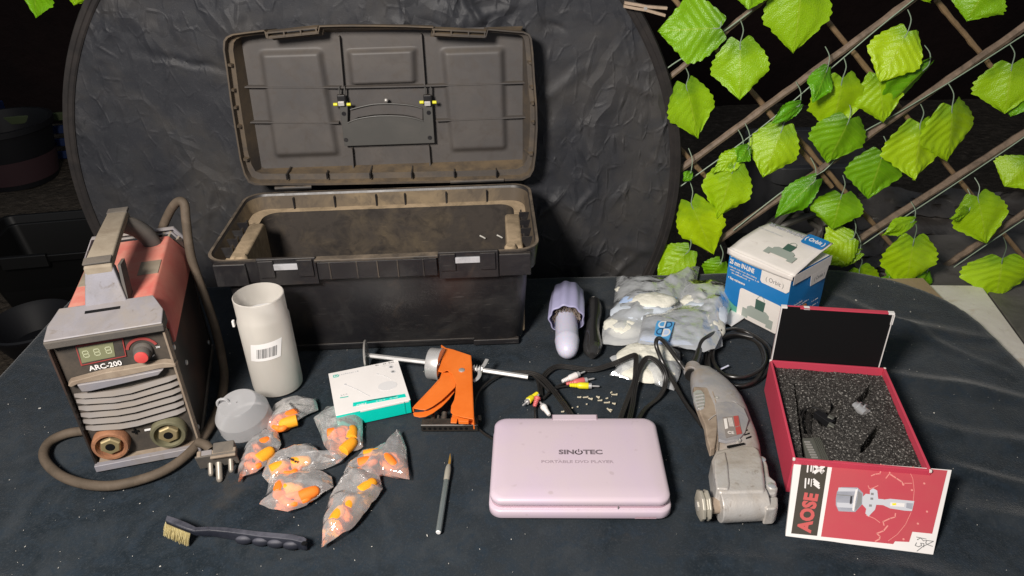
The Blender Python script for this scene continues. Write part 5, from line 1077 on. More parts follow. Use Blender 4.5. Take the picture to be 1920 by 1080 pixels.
# white top border of side, tabs, panels
b = B(); b.prism(os_([(668, 575), (884, 345), (886, 430), (765, 500), (668, 560)]) if False else os_([(664, 588), (880, 360), (884, 425), (765, 500), (664, 555)]), 0, .0004, OS); 
b = B(); b.loft([[OS.P(x, z, h) for x, z in ((-d_ / 2, CH - .020), (d_ / 2, CH - .020), (d_ / 2, CH), (-d_ / 2, CH))] for h in (0, .0005)]); b.make('white_band', M['carton'], t)
b = B(); b.prism([(d_ * .02, CH - .045), (d_ * .42, CH - .045), (d_ * .46, CH - .020), (-d_ * .02, CH - .020)], .0, .0006, OS); b.make('brand_tab', M['carton'], t)
text(t, '( Orbit )', .011, OS.mat(d_ * .23, CH - .033, .0008), M['inkgray'], .0, .9)
for k, (s_, z_, q) in enumerate(((10, .062, .0068), (22, .056, .0052))): fineprint(t, s_, q, OS.mat(-d_ * .42, z_, .0008, R(0)), M['paper'], .01, .9, align='LEFT')
for k, (s_) in enumerate((8, 10, 7)): fineprint(t, s_, .0055, OS.mat(d_ * .16, .046 - k * .011, .0008), M['paper'], .01, .9, align='LEFT')
b = B(); b.prism([(x - d_ * .22, z + .026) for x, z in rrect(.058, .048, .005, 4)], .0, .0006, OS); op_ = b.make('orange_panel', M['orangep'], t)
for zc in (.036, .012): b = B(); b.prism([(x - d_ * .22, z + zc) for x, z in rrect(.044, .018, .005, 4)], .0006, .0009, OS); b.make('panel_picture', M['carton'], op_)
b = B(); b.prism([(x - d_ * .20, z + .040) for x, z in rrect(.005, .006, .001, 2)], .0009, .0012, OS); b.make('tiny_valve', M['ink'], op_)
b = B(); b.loft([[OF.P(x, z, h) for x, z in ((w_ * .08, CH - .040), (w_ * .46, CH - .040), (w_ * .5, CH - .034), (w_ * .5, CH - .002), (w_ * .05, CH - .002), (w_ * .05, CH - .036))] for h in (0, .0005)]); b.make('brand_tab', M['carton'], t)
text(t, '( Orbit )', .0125, OF.mat(w_ * .27, CH - .028, .0007), M['inkgray'], 0, .9)
text(t, 'Jar-Top Sprinkler Valve', .0085, OF.mat(-w_ * .46, CH - .012, .0004), M['paper'], .015, .62, align='LEFT')
text(t, '25 mm IN-LINE', .0130, OF.mat(-w_ * .47, CH - .025, .0004), M['paper'], .035, .66, align='LEFT')
for k, s_ in enumerate((36, 38, 24)): fineprint(t, s_, .0052, OF.mat(-w_ * .47 + .004 * k, CH - .036 - .0058 * k, .0004), M['faint2'], .0, .62, align='LEFT')
text(t, '+ Easy maintenance', .0070, OF.mat(-w_ * .46, CH - .060, .0004), M['paper'], .03, .7, align='LEFT')
b = B(); b.prism([(x + w_ * .10, z + .030) for x, z in rrect(w_ * .68, .062, .006, 4)], .0, .0004, OF); fp = b.make('picture_panel', M['carton'], t)
def valve(pl, cx, cz, k, par, mtx=None, h=.0005):
    for name, m, pts in (('valve_body', 'valve', [(-.026, -.020), (.026, -.020), (.026, .000), (.018, .006), (-.018, .006), (-.026, 0)]), ('valve_end', 'valve', [(-.036, -.026), (-.022, -.026), (-.022, -.006), (-.036, -.006)]), ('valve_end', 'valve', [(.022, -.026), (.036, -.026), (.036, -.006), (.022, -.006)]), ('solenoid', 'valve_d', [(-.008, .004), (.012, .004), (.013, .026), (-.009, .026)])):
        b = B(); b.prism([(cx + x * k, cz + y * k) for x, y in pts], h, h + .0004 + (.0003 if m == 'valve_d' else .0002 if name == 'valve_end' else 0), pl); b.make(name, M[m], par)
    b = B(); stroke(b, [(cx + k * (.002 + .008 * math.cos(R(a))), cz + k * (.027 + .009 * math.sin(R(a)))) for a in range(0, 181, 30)], .0012 * k, pl, h, h + .0003); b.make('wire_loop', M['valve'], par)
valve(OF, w_ * .10, .028, .95, fp)
b = B(); b.loft([[OF.P(x, z, h) for x, z in ((-w_ * .5, .0005), (w_ * .5, .0005), (w_ * .5, .004), (-w_ * .30, .016), (-w_ * .5, .030))] for h in (0, .0003)]); b.make('green_foot', M['green_l'], t)
# lid flap: hinged at the front edge, rear lifted
hA = math.atan2(.026, d_)
LF = Pl(OM, (0, -d_ / 2 - .004, CH - .002), (1, 0, 0), (0, math.cos(hA), math.sin(hA)))
def lidfn(a, c):
    x = (a - .5) * (w_ + .006) * (1 - .10 * c * (1 if a < .5 else .2)); p = LF.P(x, c * (d_ + .004), .0); p.z += .004 * math.sin(math.pi * c) - .003 * c * c + .0015 * nz(a * 5, c * 5, 2) + .006 * (c ** 3) * (a - .4); return p
b = B(); b.grid(lidfn, 14, 12); b.make('lid_flap', M['carton'], t, smooth=60, solid=.0016)
b = B(); b.grid(lambda a, c: Vector(((a - .5) * (w_ + .006), -d_ / 2 - .0045 - .0008 * math.sin(9 * a), CH + .001 - c * (.012 + .003 * math.sin(a * 4)))), 14, 3); b.make('lid_front_lip', M['carton'], t, smooth=60, solid=.0012)
LT = Pl(OM, LF.P(0, d_ * .5, .0075), (1, 0, 0), (0, math.cos(hA), math.sin(hA)))
text(t, '25 mm IN-LINE', .0125, LT.mat(-.014, d_ * .36, 0, 0), M['ltext'], .005, .95)
fineprint(t, 22, .0048, LT.mat(-w_ * .46, d_ * .20, -.0005), M['faint'], 0, .9, align='LEFT')
b = B(); b.prism([(x + w_ * .34, y + d_ * .36) for x, y in rrect(.044, .030, .005, 4)], -.001, -.0002, LT); lg = b.make('brand_badge', M['blue'], t); text(lg, '( Orbit )', .0135, LT.mat(w_ * .34, d_ * .365, .0000), M['paper'], .03, .85)
valve(LT, w_ * .14, -d_ * .10, .85, t, h=-.001)

# ================================================================== oscillating tool
tA, tB = at(1292, 690, .030), at(1395, 950, .030); ax = (tA - tB); rz = math.atan2(ax.y, ax.x) - math.pi / 2
t = thing('multi_tool', 'worn grey corded oscillating multi tool lying flat between the pink player and red box', 'power tool', (tB.x, tB.y, 0), rz); QM = MW(t); Qi = QM.inverted(); TL_ = ax.length
QP = Pl(QM, (0, 0, .030), (1, 0, 0), (0, 1, 0)); qz = lambda pts: QP.px(Z(1220, 600, 2.842, pts))
prof = [((208, 300), (275, 255)), ((205, 330), (330, 265)), ((207, 380), (385, 300)), ((222, 430), (430, 335)), ((245, 480), (470, 375)), ((278, 530), (500, 420)), ((288, 590), (530, 480)), ((300, 650), (555, 545)), ((315, 700), (578, 600)), ((322, 745), (598, 670)), ((330, 800), (606, 735)), ((338, 860), (610, 810))]
rings = []
for i, (l, r_) in enumerate(prof):
    (xl, yl), (xr_, yr) = qz([l, r_]); c_ = Vector(((xl + xr_) / 2, (yl + yr) / 2, 0)); hw = Vector((xr_ - xl, yr - yl, 0)) / 2 * .88; hz = .86 * (.017, .021, .024, .026, .027, .028, .028, .027, .026, .024, .022, .020)[i]
    rings.append([c_ + hw * (abs(math.cos(R(a))) ** .75 * (1 if math.cos(R(a)) > 0 else -1)) + Vector((0, 0, .0275 + hz * (abs(math.sin(R(a))) ** .8) * (1 if math.sin(R(a)) > 0 else -1))) for a in range(0, 360, 12)])
b = B(); b.loft(rings); b.make('body', M['drill'], t, smooth=60)
QT = Pl(QM, (0, 0, .0515), (1, 0, 0), (0, 1, 0)); qt = lambda pts: QT.px(Z(1220, 600, 2.842, pts))
def onbody(name, pts, m, h0=-.006, h1=.0012, z=.0515, par=None, bev=0, sc=.94):
    pl = Pl(QM, (0, 0, z), (1, 0, 0), (0, 1, 0)); b = B(); b.prism(pl.px(Z(1220, 600, 2.842, pts)), h0, h1, pl, sc=sc); return b.make(name, M[m], par or t, bevel=bev)
onbody('side_grip', [(225, 345), (300, 350), (335, 380), (350, 450), (360, 560), (355, 640), (345, 690), (318, 700), (300, 640), (288, 560), (262, 500), (232, 420)], 'drill_t', -.012, .0005, .0485, bev=.002)
onbody('worn_patch', [(345, 440), (400, 430), (460, 440), (500, 470), (525, 530), (505, 600), (470, 640), (400, 650), (360, 640), (355, 540)], 'drill_b', -.004, .0004, .0518, bev=.001, sc=.97)
lb_ = onbody('rating_plate', [(383, 520), (467, 512), (486, 608), (402, 630)], 'plate', 0, .0012, .0522, sc=1)
onbody('rating_strip', [(440, 516), (466, 513), (474, 565), (449, 572)], 'rednote', .0012, .0015, .0522, lb_, sc=1); onbody('rating_strip', [(450, 576), (476, 568), (486, 608), (458, 615)], 'rednote', .0012, .0015, .0522, lb_, sc=1)
onbody('rating_note', [(388, 530), (404, 528), (412, 580), (396, 585)], 'carton', .0012, .0015, .0522, lb_, sc=1)
for k in range(4): onbody('rating_line', [(410 + k * 6, 524), (413 + k * 6, 524), (424 + k * 6, 570), (421 + k * 6, 570)], 'carton', .0012, .0015, .0522, lb_, sc=1)
x, y = Pl(QM, (0, 0, .0537), (1, 0, 0), (0, 1, 0)).px(Z(1220, 600, 2.842, [(427, 600)]))[0]; text(lb_, 'CE', .008, Pl(QM, (0, 0, .0537), (1, 0, 0), (0, 1, 0)).mat(x, y, 0, R(-8)), M['carton'], .01)
b = B(); b.tube([QT.P(x, y, -.0015) for x, y in qt([(330, 378), (352, 450), (362, 560), (357, 640), (350, 690)])], .0009, 6, sub=5); b.make('seam', M['drill_t'], t)
b = B(); b.tube([QT.P(x, y, -.0008) for x, y in qt([(310, 530), (350, 500), (400, 486), (450, 480), (470, 455), (440, 432), (390, 430), (350, 440)])], .0008, 6, sub=5); b.make('seam', M['drill'], t)
# speed wheel window
wl_ = onbody('speed_wheel', [(225, 385), (245, 372), (270, 375), (288, 398), (292, 440), (285, 478), (265, 488), (245, 470), (228, 430)], 'steel_b', -.004, .0015, .048, bev=.001)
for k in range(5): onbody('wheel_ridge', [(232 + k * 4, 400 + k * 17), (280 + k, 392 + k * 17), (281 + k, 400 + k * 17), (234 + k * 4, 408 + k * 17)], 'steel', .0015, .0030, .048, wl_)
onbody('vent_slot', [(405, 672), (500, 655), (502, 663), (408, 684)], 'boxblk', 0, .0010, .0515)
# gearbox head
def hd(name, pts, z0, z1, m, bev=.003, sc=.93):
    pl = Pl(QM, (0, 0, z1), (1, 0, 0), (0, 1, 0)); b = B(); b.prism(pl.px(Z(1220, 600, 2.842, pts)), z0 - z1, 0, pl, sc=sc); return b.make(name, M[m], t, bevel=bev, seg=3)
hd('gearbox', [(322, 740), (345, 690), (400, 676), (500, 660), (560, 665), (585, 690), (600, 740), (612, 830), (620, 920), (440, 925), (360, 925), (340, 870)], .014, .053, 'alu', .005, .97)
hd('gearbox_cheek', [(335, 740), (350, 705), (400, 690), (415, 760), (425, 880), (420, 910), (350, 905), (338, 830)], .02, .0560, 'alu', .003)
hd('side_rail', [(575, 705), (610, 725), (625, 770), (635, 830), (670, 860), (682, 900), (672, 930), (615, 935), (600, 860), (590, 780)], .014, .045, 'alu', .003)
hd('side_mount', [(612, 940), (680, 935), (682, 990), (668, 1008), (612, 1010)], .012, .042, 'alu', .003)
for cx_, cy_ in ((592, 745), (645, 885)):
    pl = Pl(QM, (0, 0, .045), (1, 0, 0), (0, 1, 0)); x, y = pl.px(Z(1220, 600, 2.842, [(cx_, cy_)]))[0]; b = B(); b.lathe([(.0055, -.004), (.0055, .0015), (.004, .0022)], 16, pl.mat(x, y)); b.make('screw', M['chrome'], t)
pl = Pl(QM, (0, 0, .034), (1, 0, 0), (0, 1, 0)); (xa, ya), (xb, yb), (xc, yc) = pl.px(Z(1220, 600, 2.842, [(362, 968), (612, 955), (270, 968)]))
b = B(); b.cyl((xa, ya, .027), (xb, yb, .027), .0235, 36); b.make('head_barrel', M['alu'], t, bevel=.002, smooth=35)
b = B(); b.cyl((xa + .001, ya, .027), (xa - .018, ya, .027), .011, 24); b.make('spindle', M['drill_t'], t, bevel=.001)
b = B(); b.lathe([(.017, 0), (.0215, .002), (.0215, .006), (.018, .0075), (.0185, .0095), (.0215, .011), (.0215, .0135), (.016, .0155)], 9, Matrix.Translation((xc - .004, yc, .027)) @ Matrix.Rotation(R(90), 4, 'Y')); b.make('clamp_nut', M['knife2'], t, bevel=.0012)
b = B(); b.lathe([(.007, 0), (.007, -.002), (.004, -.0025)], 6, Matrix.Translation((xc - .004, yc, .027)) @ Matrix.Rotation(R(90), 4, 'Y')); b.make('clamp_screw', M['steel'], t)
for k in range(5): onbody('vent_slot', [(470 + k * 9, 560 + k * 17), (500 + k * 9, 548 + k * 17), (501 + k * 9, 554 + k * 17), (472 + k * 9, 567 + k * 17)], 'boxblk', -.004, .0002, .0485)
for q in ((352, 415), (470, 640)):
    pl = Pl(QM, (0, 0, .0512), (1, 0, 0), (0, 1, 0)); x, y = pl.px(Z(1220, 600, 2.842, [q]))[0]; b = B(); b.lathe([(.0035, -.004), (.0035, .0006), (.0022, .0008), (.0018, -.0004)], 14, pl.mat(x, y)); b.make('screw', M['steel'], t)
# strain relief and cable
def Tq(u, v, z): return Qi @ at(u, v, z)
b = B(); b.tube([Tq(1297, 705, .030), Tq(1302, 685, .030), Tq(1308, 668, .030), Tq(1311, 655, .030)], [.012, .0085, .0065, .0055], 14); b.make('strain_relief', M['blkcord'], t)
b = B(); p, q = Tq(1296, 700, .031), Tq(1301, 688, .031); b.tube([p, q], .0135, 20); b.make('collar', M['drill'], t, bevel=.0015)
pts = [Tq(1309, 662, .030), Tq(1313, 645, .036), Tq(1322, 634, .040), Tq(1345, 622, .030), Tq(1380, 617, .012)]
for k in range(27):
    a = R(62 - k * 41.5 - 0); q9 = k // 9; rr = 1 - .10 * q9; pts.append(Tq(1380 + (4, 0, 7)[min(q9, 2)] + 60 * rr * math.cos(a) + 3 * math.sin(k), 672 + (0, 6, -5)[min(q9, 2)] - 52 * rr * math.sin(a) + 3.0 * math.cos(k * 1.7), .005 + .005 * q9 + .003 * math.sin(k * 1.3)))
b = B(); b.tube(pts, .0033, 9, sub=6); b.make('power_cord', M['blkcord'], t)
pts = [Tq(1318, 800, .006), Tq(1305, 782, .007), Tq(1285, 755, .009), Tq(1262, 715, .014), Tq(1243, 680, .030), Tq(1231, 650, .052), Tq(1232, 636, .060), Tq(1240, 636, .060), Tq(1254, 652, .048), Tq(1272, 676, .030), Tq(1292, 698, .018), Tq(1330, 700, .006), Tq(1380, 706, .005)]
b = B(); b.tube(pts, .0038, 9, sub=8); b.make('power_cord', M['blkcord'], t)
q0, q1 = at(1341, 697, .006), at(1366, 685, .010); b = B(); b.tube([q0, q1], .0018, 6, flat=.5); tag(b.make('cable_tie', M['lilacw']), 'short stub of pale cable tie beside the tool collar', 'cable tie')

# ================================================================== red box with foam
c, w_, d_, rz = qframe([(1455, 677), (1668, 690), (1730, 876), (1480, 865)], .064)
rz = R(-9.5); w_ = .180; d_ = .232
t = thing('lamp_box', 'open red gift box of black foam holding a headlamp bulb, black lid raised', 'box', (c.x, c.y, 0), rz); XM = MW(t); BH = .064; th = .0035
for s in (-1, 1):
    b = B(); b.box((s * (w_ / 2 - th / 2), 0, BH / 2 + .0005), (th, d_, BH)); b.make('side_wall', M['boxred'], t, bevel=.0006)
    b = B(); b.box((0, s * (d_ / 2 - th / 2), BH / 2 + .0005), (w_ - 2 * th, th, BH)); b.make('end_wall', M['boxred'], t, bevel=.0006)
b = B(); b.box((0, 0, .002), (w_ - 2 * th, d_ - 2 * th, .003)); b.make('box_floor', M['boxblk'], t)
FT = Pl(XM, (0, 0, .052), (1, 0, 0), (0, 1, 0)); fz = lambda pts: FT.px(Z(1470, 680, 5.4, pts))
def inpoly(x, y, P_):
    r_ = False; n = len(P_)
    for i in range(n):
        (x1, y1), (x2, y2) = P_[i], P_[(i + 1) % n]
        if (y1 > y) != (y2 > y) and x < (x2 - x1) * (y - y1) / (y2 - y1) + x1: r_ = not r_
    return r_
cuts = [(fz([(100, 190), (112, 200), (240, 960), (190, 960)]), .030), (fz([(190, 730), (370, 730), (470, 1000), (215, 1000)]), .022), (fz([(160, 470), (320, 420), (480, 440), (590, 400), (510, 660), (380, 640), (300, 560), (290, 720), (210, 720)]), .018),
        (fz([(690, 420), (870, 220), (900, 240), (850, 440), (820, 520), (740, 500)]), .022), (fz([(950, 620), (985, 640), (850, 860), (770, 920), (780, 840)]), .026), (fz([(470, 370), (590, 370), (590, 430), (480, 440)]), .016)]
rn = random.Random(5)
def foamf(a, c):
    x = (a - .5) * (w_ - 2 * th - .001); y = (c - .5) * (d_ - 2 * th - .001); z = .052 + .0022 * nz(x * 40, y * 40) + rn.uniform(-.0007, .0007) - .003 * max(0, nz(x * 9, y * 9, 3))
    for P_, dp in cuts:
        if inpoly(x, y, P_): z -= dp; break
    return Vector((x, y, z))
b = B(); b.grid(foamf, 170, 210); b.make('foam', M['foam'], t, smooth=0)
hp_ = Pl(XM, (0, 0, .050), (1, 0, 0), (0, 1, 0)); hz_ = lambda pts: hp_.px(Z(1470, 680, 5.4, pts))
b = B(); b.prism(hz_([(190, 745), (365, 738), (500, 975), (232, 975)]), -.022, -.003, hp_); hs = b.make('driver_box', M['hsink'], t, bevel=.001)
for k in range(7):
    y0 = 785 + k * 26; b = B(); b.prism(hz_([(205 + k * 12, y0), (265 + k * 13, y0 + 2), (270 + k * 13, y0 + 11), (210 + k * 12, y0 + 10)]), -.003, -.0015, hp_); b.make('fin', M['steel'], hs)
for k in range(5):
    b = B(); b.prism(hz_([(290 + k * 16, 745), (296 + k * 16, 745), (385 + k * 24, 970), (377 + k * 24, 970)]), -.003, -.0012, hp_); b.make('fin', M['hsink'], hs)
b = B(); (x0, y0), (x1, y1) = hz_([(760, 440), (835, 505)]); b.cyl((x0 - .004, y0 + .004, .046), (x1, y1 - .002, .048), .0085, 20); b.cyl((x0, y0, .046), (x0 + .002, y0 - .0015, .0462), .0105, 20); b.cyl((x0 + .006, y0 - .005, .047), (x0 + .008, y0 - .0065, .0472), .0105, 20); b.make('lamp_collar', M['chrome'], t)
for o_ in (0, .004):
    b = B(); b.tube([Vector((x + o_, y, .048)) for x, y in hz_([(150, 560), (175, 480), (240, 440), (320, 450), (400, 500)])], .0014, 7, sub=5); b.make('lead', M['blkcord'], t)
    b = B(); b.tube([Vector((x + o_, y, .046)) for x, y in hz_([(240, 480), (232, 560), (245, 640), (285, 720)])], .0013, 7, sub=5); b.make('lead', M['blkcord'], t)
(x0, y0), (x1, y1) = hz_([(350, 470), (480, 600)]); b = B(); b.box(((x0 + x1) / 2, (y0 + y1) / 2, .043), (.030, .013, .012), rot=(0, 0, -.9)); b.make('connector', M['gloss2'], t, bevel=.001)
for cx_, cy_ in ((475, 545), (480, 625)): x, y = hz_([(cx_, cy_)])[0]; b = B(); b.box((x, y, .047), (.009, .008, .006), rot=(0, .2, -.5)); b.make('connector', M['hsink'], t, bevel=.0008)
for sx in (-1, 1):
    for sy in (-1, 1):
        b = B(); b.box((sx * (w_ / 2 - .0012), sy * (d_ / 2 - .0012), BH - .001), (.0036, .0036, .0042)); b.make('worn_corner', M['carton'], t, bevel=.0008)
# rear lid panel standing upright
PR = Pl(XM, (0, d_ / 2 + .004, 0), (1, 0, 0), (0, 0, 1)); q = PR.px([(1455, 577), (1676, 585), (1668, 692), (1446, 738)])
xl = (q[0][0] + q[3][0]) / 2 - .001; xr_ = q[1][0]; zt = (q[0][1] + q[1][1]) / 2
b = B(); b.box(((xl + xr_) / 2, d_ / 2 + .004, zt / 2 + .001), (xr_ - xl, .004, zt - .002)); b.make('lid_panel', M['boxblk'], t)
b = B(); b.box(((xl + xr_) / 2, d_ / 2 + .0072, zt / 2 + .001), (xr_ - xl + .001, .002, zt)); b.make('lid_outside', M['boxred'], t, bevel=.0004)
b = B(); b.box(((xl + xr_) / 2 + .010, d_ / 2 + .0045, zt + .0006), (xr_ - xl - .036, .007, .0022)); b.make('lid_edge', M['boxred'], t)
for x in (xl + .004, xr_ - .003, xl + .038): b = B(); b.box((x, d_ / 2 + .0045, zt + .0002), (.009, .007, .0032)); b.make('lid_corner', M['paper'], t, bevel=.0004)
for x in (xl, xr_): b = B(); b.box((x, d_ / 2 + .0035, zt / 2), (.0012, .006, zt)); b.make('white_trim', M['paper'], t)
b = B(); b.box((xr_ + .0002, d_ / 2 + .0025, zt - .010), (.0035, .004, .018)); b.make('lid_corner', M['paper'], t)
# front printed panel, leaning
fA, fB = at(1487, 858, .062), at(1785, 880, .062); fC, fD = at(1475, 1004, .001), at(1750, 1040, .001)
Xi = XM.inverted(); la, lb2, lc2, ld_ = [Xi @ p for p in (fA, fB, fC, fD)]
ex_ = ((lb2 - la).normalized() + (ld_ - lc2).normalized()).normalized(); ey_ = ((la - lc2) + (lb2 - ld_)).normalized()
FPn = Pl(XM, lc2, ex_, ey_); fpz = lambda pts: FPn.px(pts)
f1 = lambda pts: FPn.px(Z(1470, 855, 6.753, pts)); f2 = lambda pts: FPn.px(Z(1600, 860, 5.837, pts))
cor = fpz([(1490, 858), (1785, 881), (1750, 1040), (1473, 1005)])
b = B(); b.prism(cor, -.006, 0, FPn); fr = b.make('front_panel', M['paper'], t, bevel=.0006)
def dec(name, pts, m, h=.0003, par=None): b = B(); b.prism(pts, 0 if h < .0004 else h - .0003, h, FPn); return b.make(name, M[m], par or fr)
dec('dark_strip', f1([(228, 35), (565, 50), (418, 1012), (90, 980)]), 'printblk')
x_r = fpz([(1776, 881)]); 
b = B(); pr_ = f1([(622, 55)]) + f2([(1030, 130), (862, 822), (645, 800), (610, 912), (455, 905), (435, 935)]) + f1([(468, 1020)]); b.prism(pr_, 0, .0003, FPn); b.make('red_print', M['printred'], fr)
x, y = f1([(295, 730)])[0]; a_ = f1([(345, 900), (250, 560)]); 
p0, p1 = f1([(270, 900)])[0], f1([(315, 560)])[0]; ang = math.atan2(p1[1] - p0[1], p1[0] - p0[0])
text(fr, 'AOSE', .0232, FPn.mat((p0[0] + p1[0]) / 2 + .002, (p0[1] + p1[1]) / 2 + .003, .0005, ang - R(4)), M['printred2'], .05, .90, sp=1.05, shear=-.22)
def iconstroke(pts, wd, m='paper'): b = B(); stroke(b, f1(pts), wd, FPn, .0003, .0006); b.make('icon', M[m], fr)
iconstroke([(385, 210), (500, 130)], .0042); iconstroke([(395, 130), (485, 205)], .0042); iconstroke([(470, 215), (500, 185)], .0030)
for d_0 in (0, 22, 44): iconstroke([(375 + d_0 * .1, 300 + d_0 * 1.4 - 5), (440 + d_0 * .1, 350 + d_0 * 1.3)], .0026)
for xx, y0, y1 in ((368, 125, 215), (343, 125, 195), (298, 120, 205), (345, 295, 385), (312, 290, 355), (270, 285, 405)): iconstroke([(xx + 4, y0), (xx - 4, y1)], .0012 if xx in (368, 345) else .0019)
def pr(name, pts, m, h=.0006, f=f1): b = B(); b.prism(f(pts), .0003, h, FPn); return b.make(name, M[m], fr)
pr('printed_heatsink', [(655, 540), (670, 450), (720, 395), (930, 400), (1000, 470), (1000, 600), (900, 710), (690, 700), (655, 620)], 'metalprint')
pr('printed_rib', [(668, 485), (900, 505), (900, 515), (668, 497)], 'inkgray', .0008); pr('printed_rib', [(690, 400), (915, 415), (905, 450), (680, 450)], 'metalprint2', .0008); pr('printed_rib', [(665, 590), (880, 600), (875, 660), (675, 650)], 'metalprint2', .0008)
pr('printed_slot', [(840, 510), (865, 510), (855, 612), (828, 610)], 'ink', .0008); pr('printed_ring', [(905, 430), (935, 410), (905, 560), (885, 700), (862, 690), (880, 540)], 'paper', .0009); pr('printed_gap', [(935, 440), (985, 480), (980, 610), (905, 690), (900, 650), (925, 560)], 'inkgray', .0008)
pr('printed_neck', [(100, 420), (135, 385), (180, 390), (180, 345), (215, 325), (260, 350), (270, 440), (330, 445), (330, 510), (250, 505), (235, 560), (195, 600), (165, 635), (130, 600), (140, 550), (95, 500)], 'metalprint2', .0007, f2)
for q in ((205, 388), (185, 515), (200, 440)): pr('printed_hole', [(q[0] - 14, q[1] - 14), (q[0] + 16, q[1] - 12), (q[0] + 14, q[1] + 12), (q[0] - 16, q[1] + 10)], 'inkgray', .0009, f2)
pr('printed_tube', [(325, 450), (400, 440), (665, 465), (640, 575), (560, 570), (400, 545), (325, 510)], 'metalprint2', .0008, f2); pr('printed_chip', [(405, 480), (560, 490), (555, 530), (400, 520)], 'paper', .0010, f2); pr('printed_glow', [(420, 490), (465, 487), (465, 510), (425, 513)], 'rcay', .0012, f2); pr('printed_cap', [(580, 485), (650, 490), (640, 555), (575, 540)], 'metalprint', .0010, f2)
def bolt(pts, wd): b = B(); stroke(b, f2(pts), wd, FPn, .0003, .0005); b.make('printed_lightning', M['printpink'], fr)
bolt([(300, 60), (305, 110), (290, 165), (240, 170), (195, 188)], .0013); bolt([(330, 70), (390, 120), (400, 170), (470, 215), (530, 255), (550, 290)], .0018); bolt([(390, 170), (355, 215)], .0011); bolt([(560, 270), (640, 270)], .0009)
bolt([(460, 600), (455, 640), (400, 655), (325, 690), (335, 730)], .0015); bolt([(375, 735), (330, 790), (255, 820), (290, 850), (285, 880), (240, 905)], .0016); bolt([(140, 620), (230, 655), (290, 700)], .0009); bolt([(160, 295), (175, 330), (215, 320), (270, 295)], .0009)
bolt([(600, 110), (650, 220), (665, 350), (655, 460)], .0006); bolt([(630, 590), (570, 720), (480, 830), (380, 900)], .0006)
for q in ((655, 98), (740, 150), (775, 272), (640, 345), (805, 580), (705, 712), (548, 882), (545, 285)):
    x, y = f2([q])[0]; b = B(); b.lathe([(.0014, .0003), (.0014, .0006)], 8, FPn.mat(x, y)); b.make('printed_spark', M['printpink'], fr)
def ink(pts): b = B(); stroke(b, f2(pts), .0009, FPn, .0003, .0006); b.make('handwriting', M['inkgray'], fr)
ink([(690, 858), (795, 880)]); ink([(735, 868), (700, 885), (705, 890)]); ink([(738, 870), (765, 900), (790, 897)]); ink([(690, 920), (675, 950), (710, 965), (745, 950), (735, 925), (770, 930), (768, 968)]); ink([(695, 1012), (760, 960), (815, 935), (875, 905), (800, 895), (790, 925), (820, 945), (865, 960)])

# ================================================================== hobby knife and wire brush
A, C = at(822, 998, .0045), at(845, 850, .004); ax = (C - A); rz = math.atan2(ax.y, ax.x)
t = thing('hobby_knife', 'slim silver hobby knife with a beige collar and gold blade left of the pink player', 'craft knife', (A.x, A.y, 0), rz); Ln = ax.length
MX = Matrix.Translation((0, 0, .0046)) @ Matrix.Rotation(R(90), 4, 'Y')
b = B(); b.lathe([(.0036, 0), (.0042, .001), (.0042, Ln * .62), (.0036, Ln * .625)], 8, MX); b.make('barrel', M['knife'], t, bevel=.0003, smooth=30)
b = B(); b.lathe([(.0028, -.0012), (.0036, 0)], 12, MX); b.make('end_cap', M['white'], t)
b = B(); b.lathe([(.0038, Ln * .627), (.0044, Ln * .64), (.0046, Ln * .74), (.0040, Ln * .80), (.0024, Ln * .835)], 16, MX); b.make('collar', M['knife2'], t)
b = B(); b.loft([[Vector((x, y, .0046 + s * .0004)) for x, y in ((Ln * .82, -.0020), (Ln * .89, -.0022), (Ln * 1.0, .0006), (Ln * .92, .0012), (Ln * .82, .0014))] for s in (-1, 1)]); b.make('blade', M['gold'], t)

t = thing('wire_brush', 'dark blue plastic handled brush with straw coloured bristles at the front left', 'brush', tuple(at(440, 1000, 0)), 0); WM2 = MW(t); Wb = WM2.inverted()
cl_ = [((313, 974), 11, .022, .004), ((330, 980), 13, .024, .0035), ((352, 989), 12, .023, .004), ((368, 996), 9, .018, .005), ((395, 996), 9, .012, .006), ((430, 1000), 11, .0085, .0075), ((460, 1004), 11, .0085, .0075), ((490, 1008), 12, .0085, .0075), ((520, 1011), 12, .0085, .0078), ((550, 1014), 13, .0085, .0080), ((570, 1019), 13, .0085, .0080), ((576, 1020), 9, .008, .007)]
rings = []
for (u, v), hw, zc, hh in cl_:
    c_ = Wb @ at(u, v, zc); r_ = hw / 1400 * .68
    rings.append([c_ + Vector((-.10 * r_ * k, r_ * k, hh * q)) for k, q in ((-1, -.8), (-1.0, .5), (-.7, 1), (.7, 1), (1, .5), (1, -.8), (.6, -1), (-.6, -1))])
b = B(); b.loft(rings); b.make('handle', M['brushb'], t, bevel=.0008)
for i, u in enumerate((455, 487, 515, 545)):
    c_ = Wb @ at(u, 1016 + i * 3.5, .008); b = B(); b.sph(c_ + Vector((0, .0045, -.0015)), .0125, 18, sc=(.95, .40, .58)); b.make('finger_grip', M['brushb'], t)
c_ = Wb @ at(570, 1019, .0165); b = B(); b.lathe([(.0035, 0), (.0035, .0006)], 14, Matrix.Translation(c_)); b.make('hang_hole', M['boxblk'], t)
rn = random.Random(9); b = B()
for i in range(12):
    for j in range(30):
        f = j / 29; g = i / 11 - .5; u = 312 + 44 * f; v = 979 + 17 * f + g * 10; p = Wb @ at(u, v, .019); q = Wb @ at(u - 4 + rn.uniform(-2.0, 2.0), v + 19 + g * 6 + rn.uniform(-3.5, 3), .0030 + rn.uniform(0, .006) * (1 - f))
        b.tube([p, (p + q) / 2 + Vector((rn.uniform(-.001, .001), -.001, 0)), q], .00058, 3)
b.make('bristles', M['straw'], t, smooth=0)['kind'] = 'stuff'

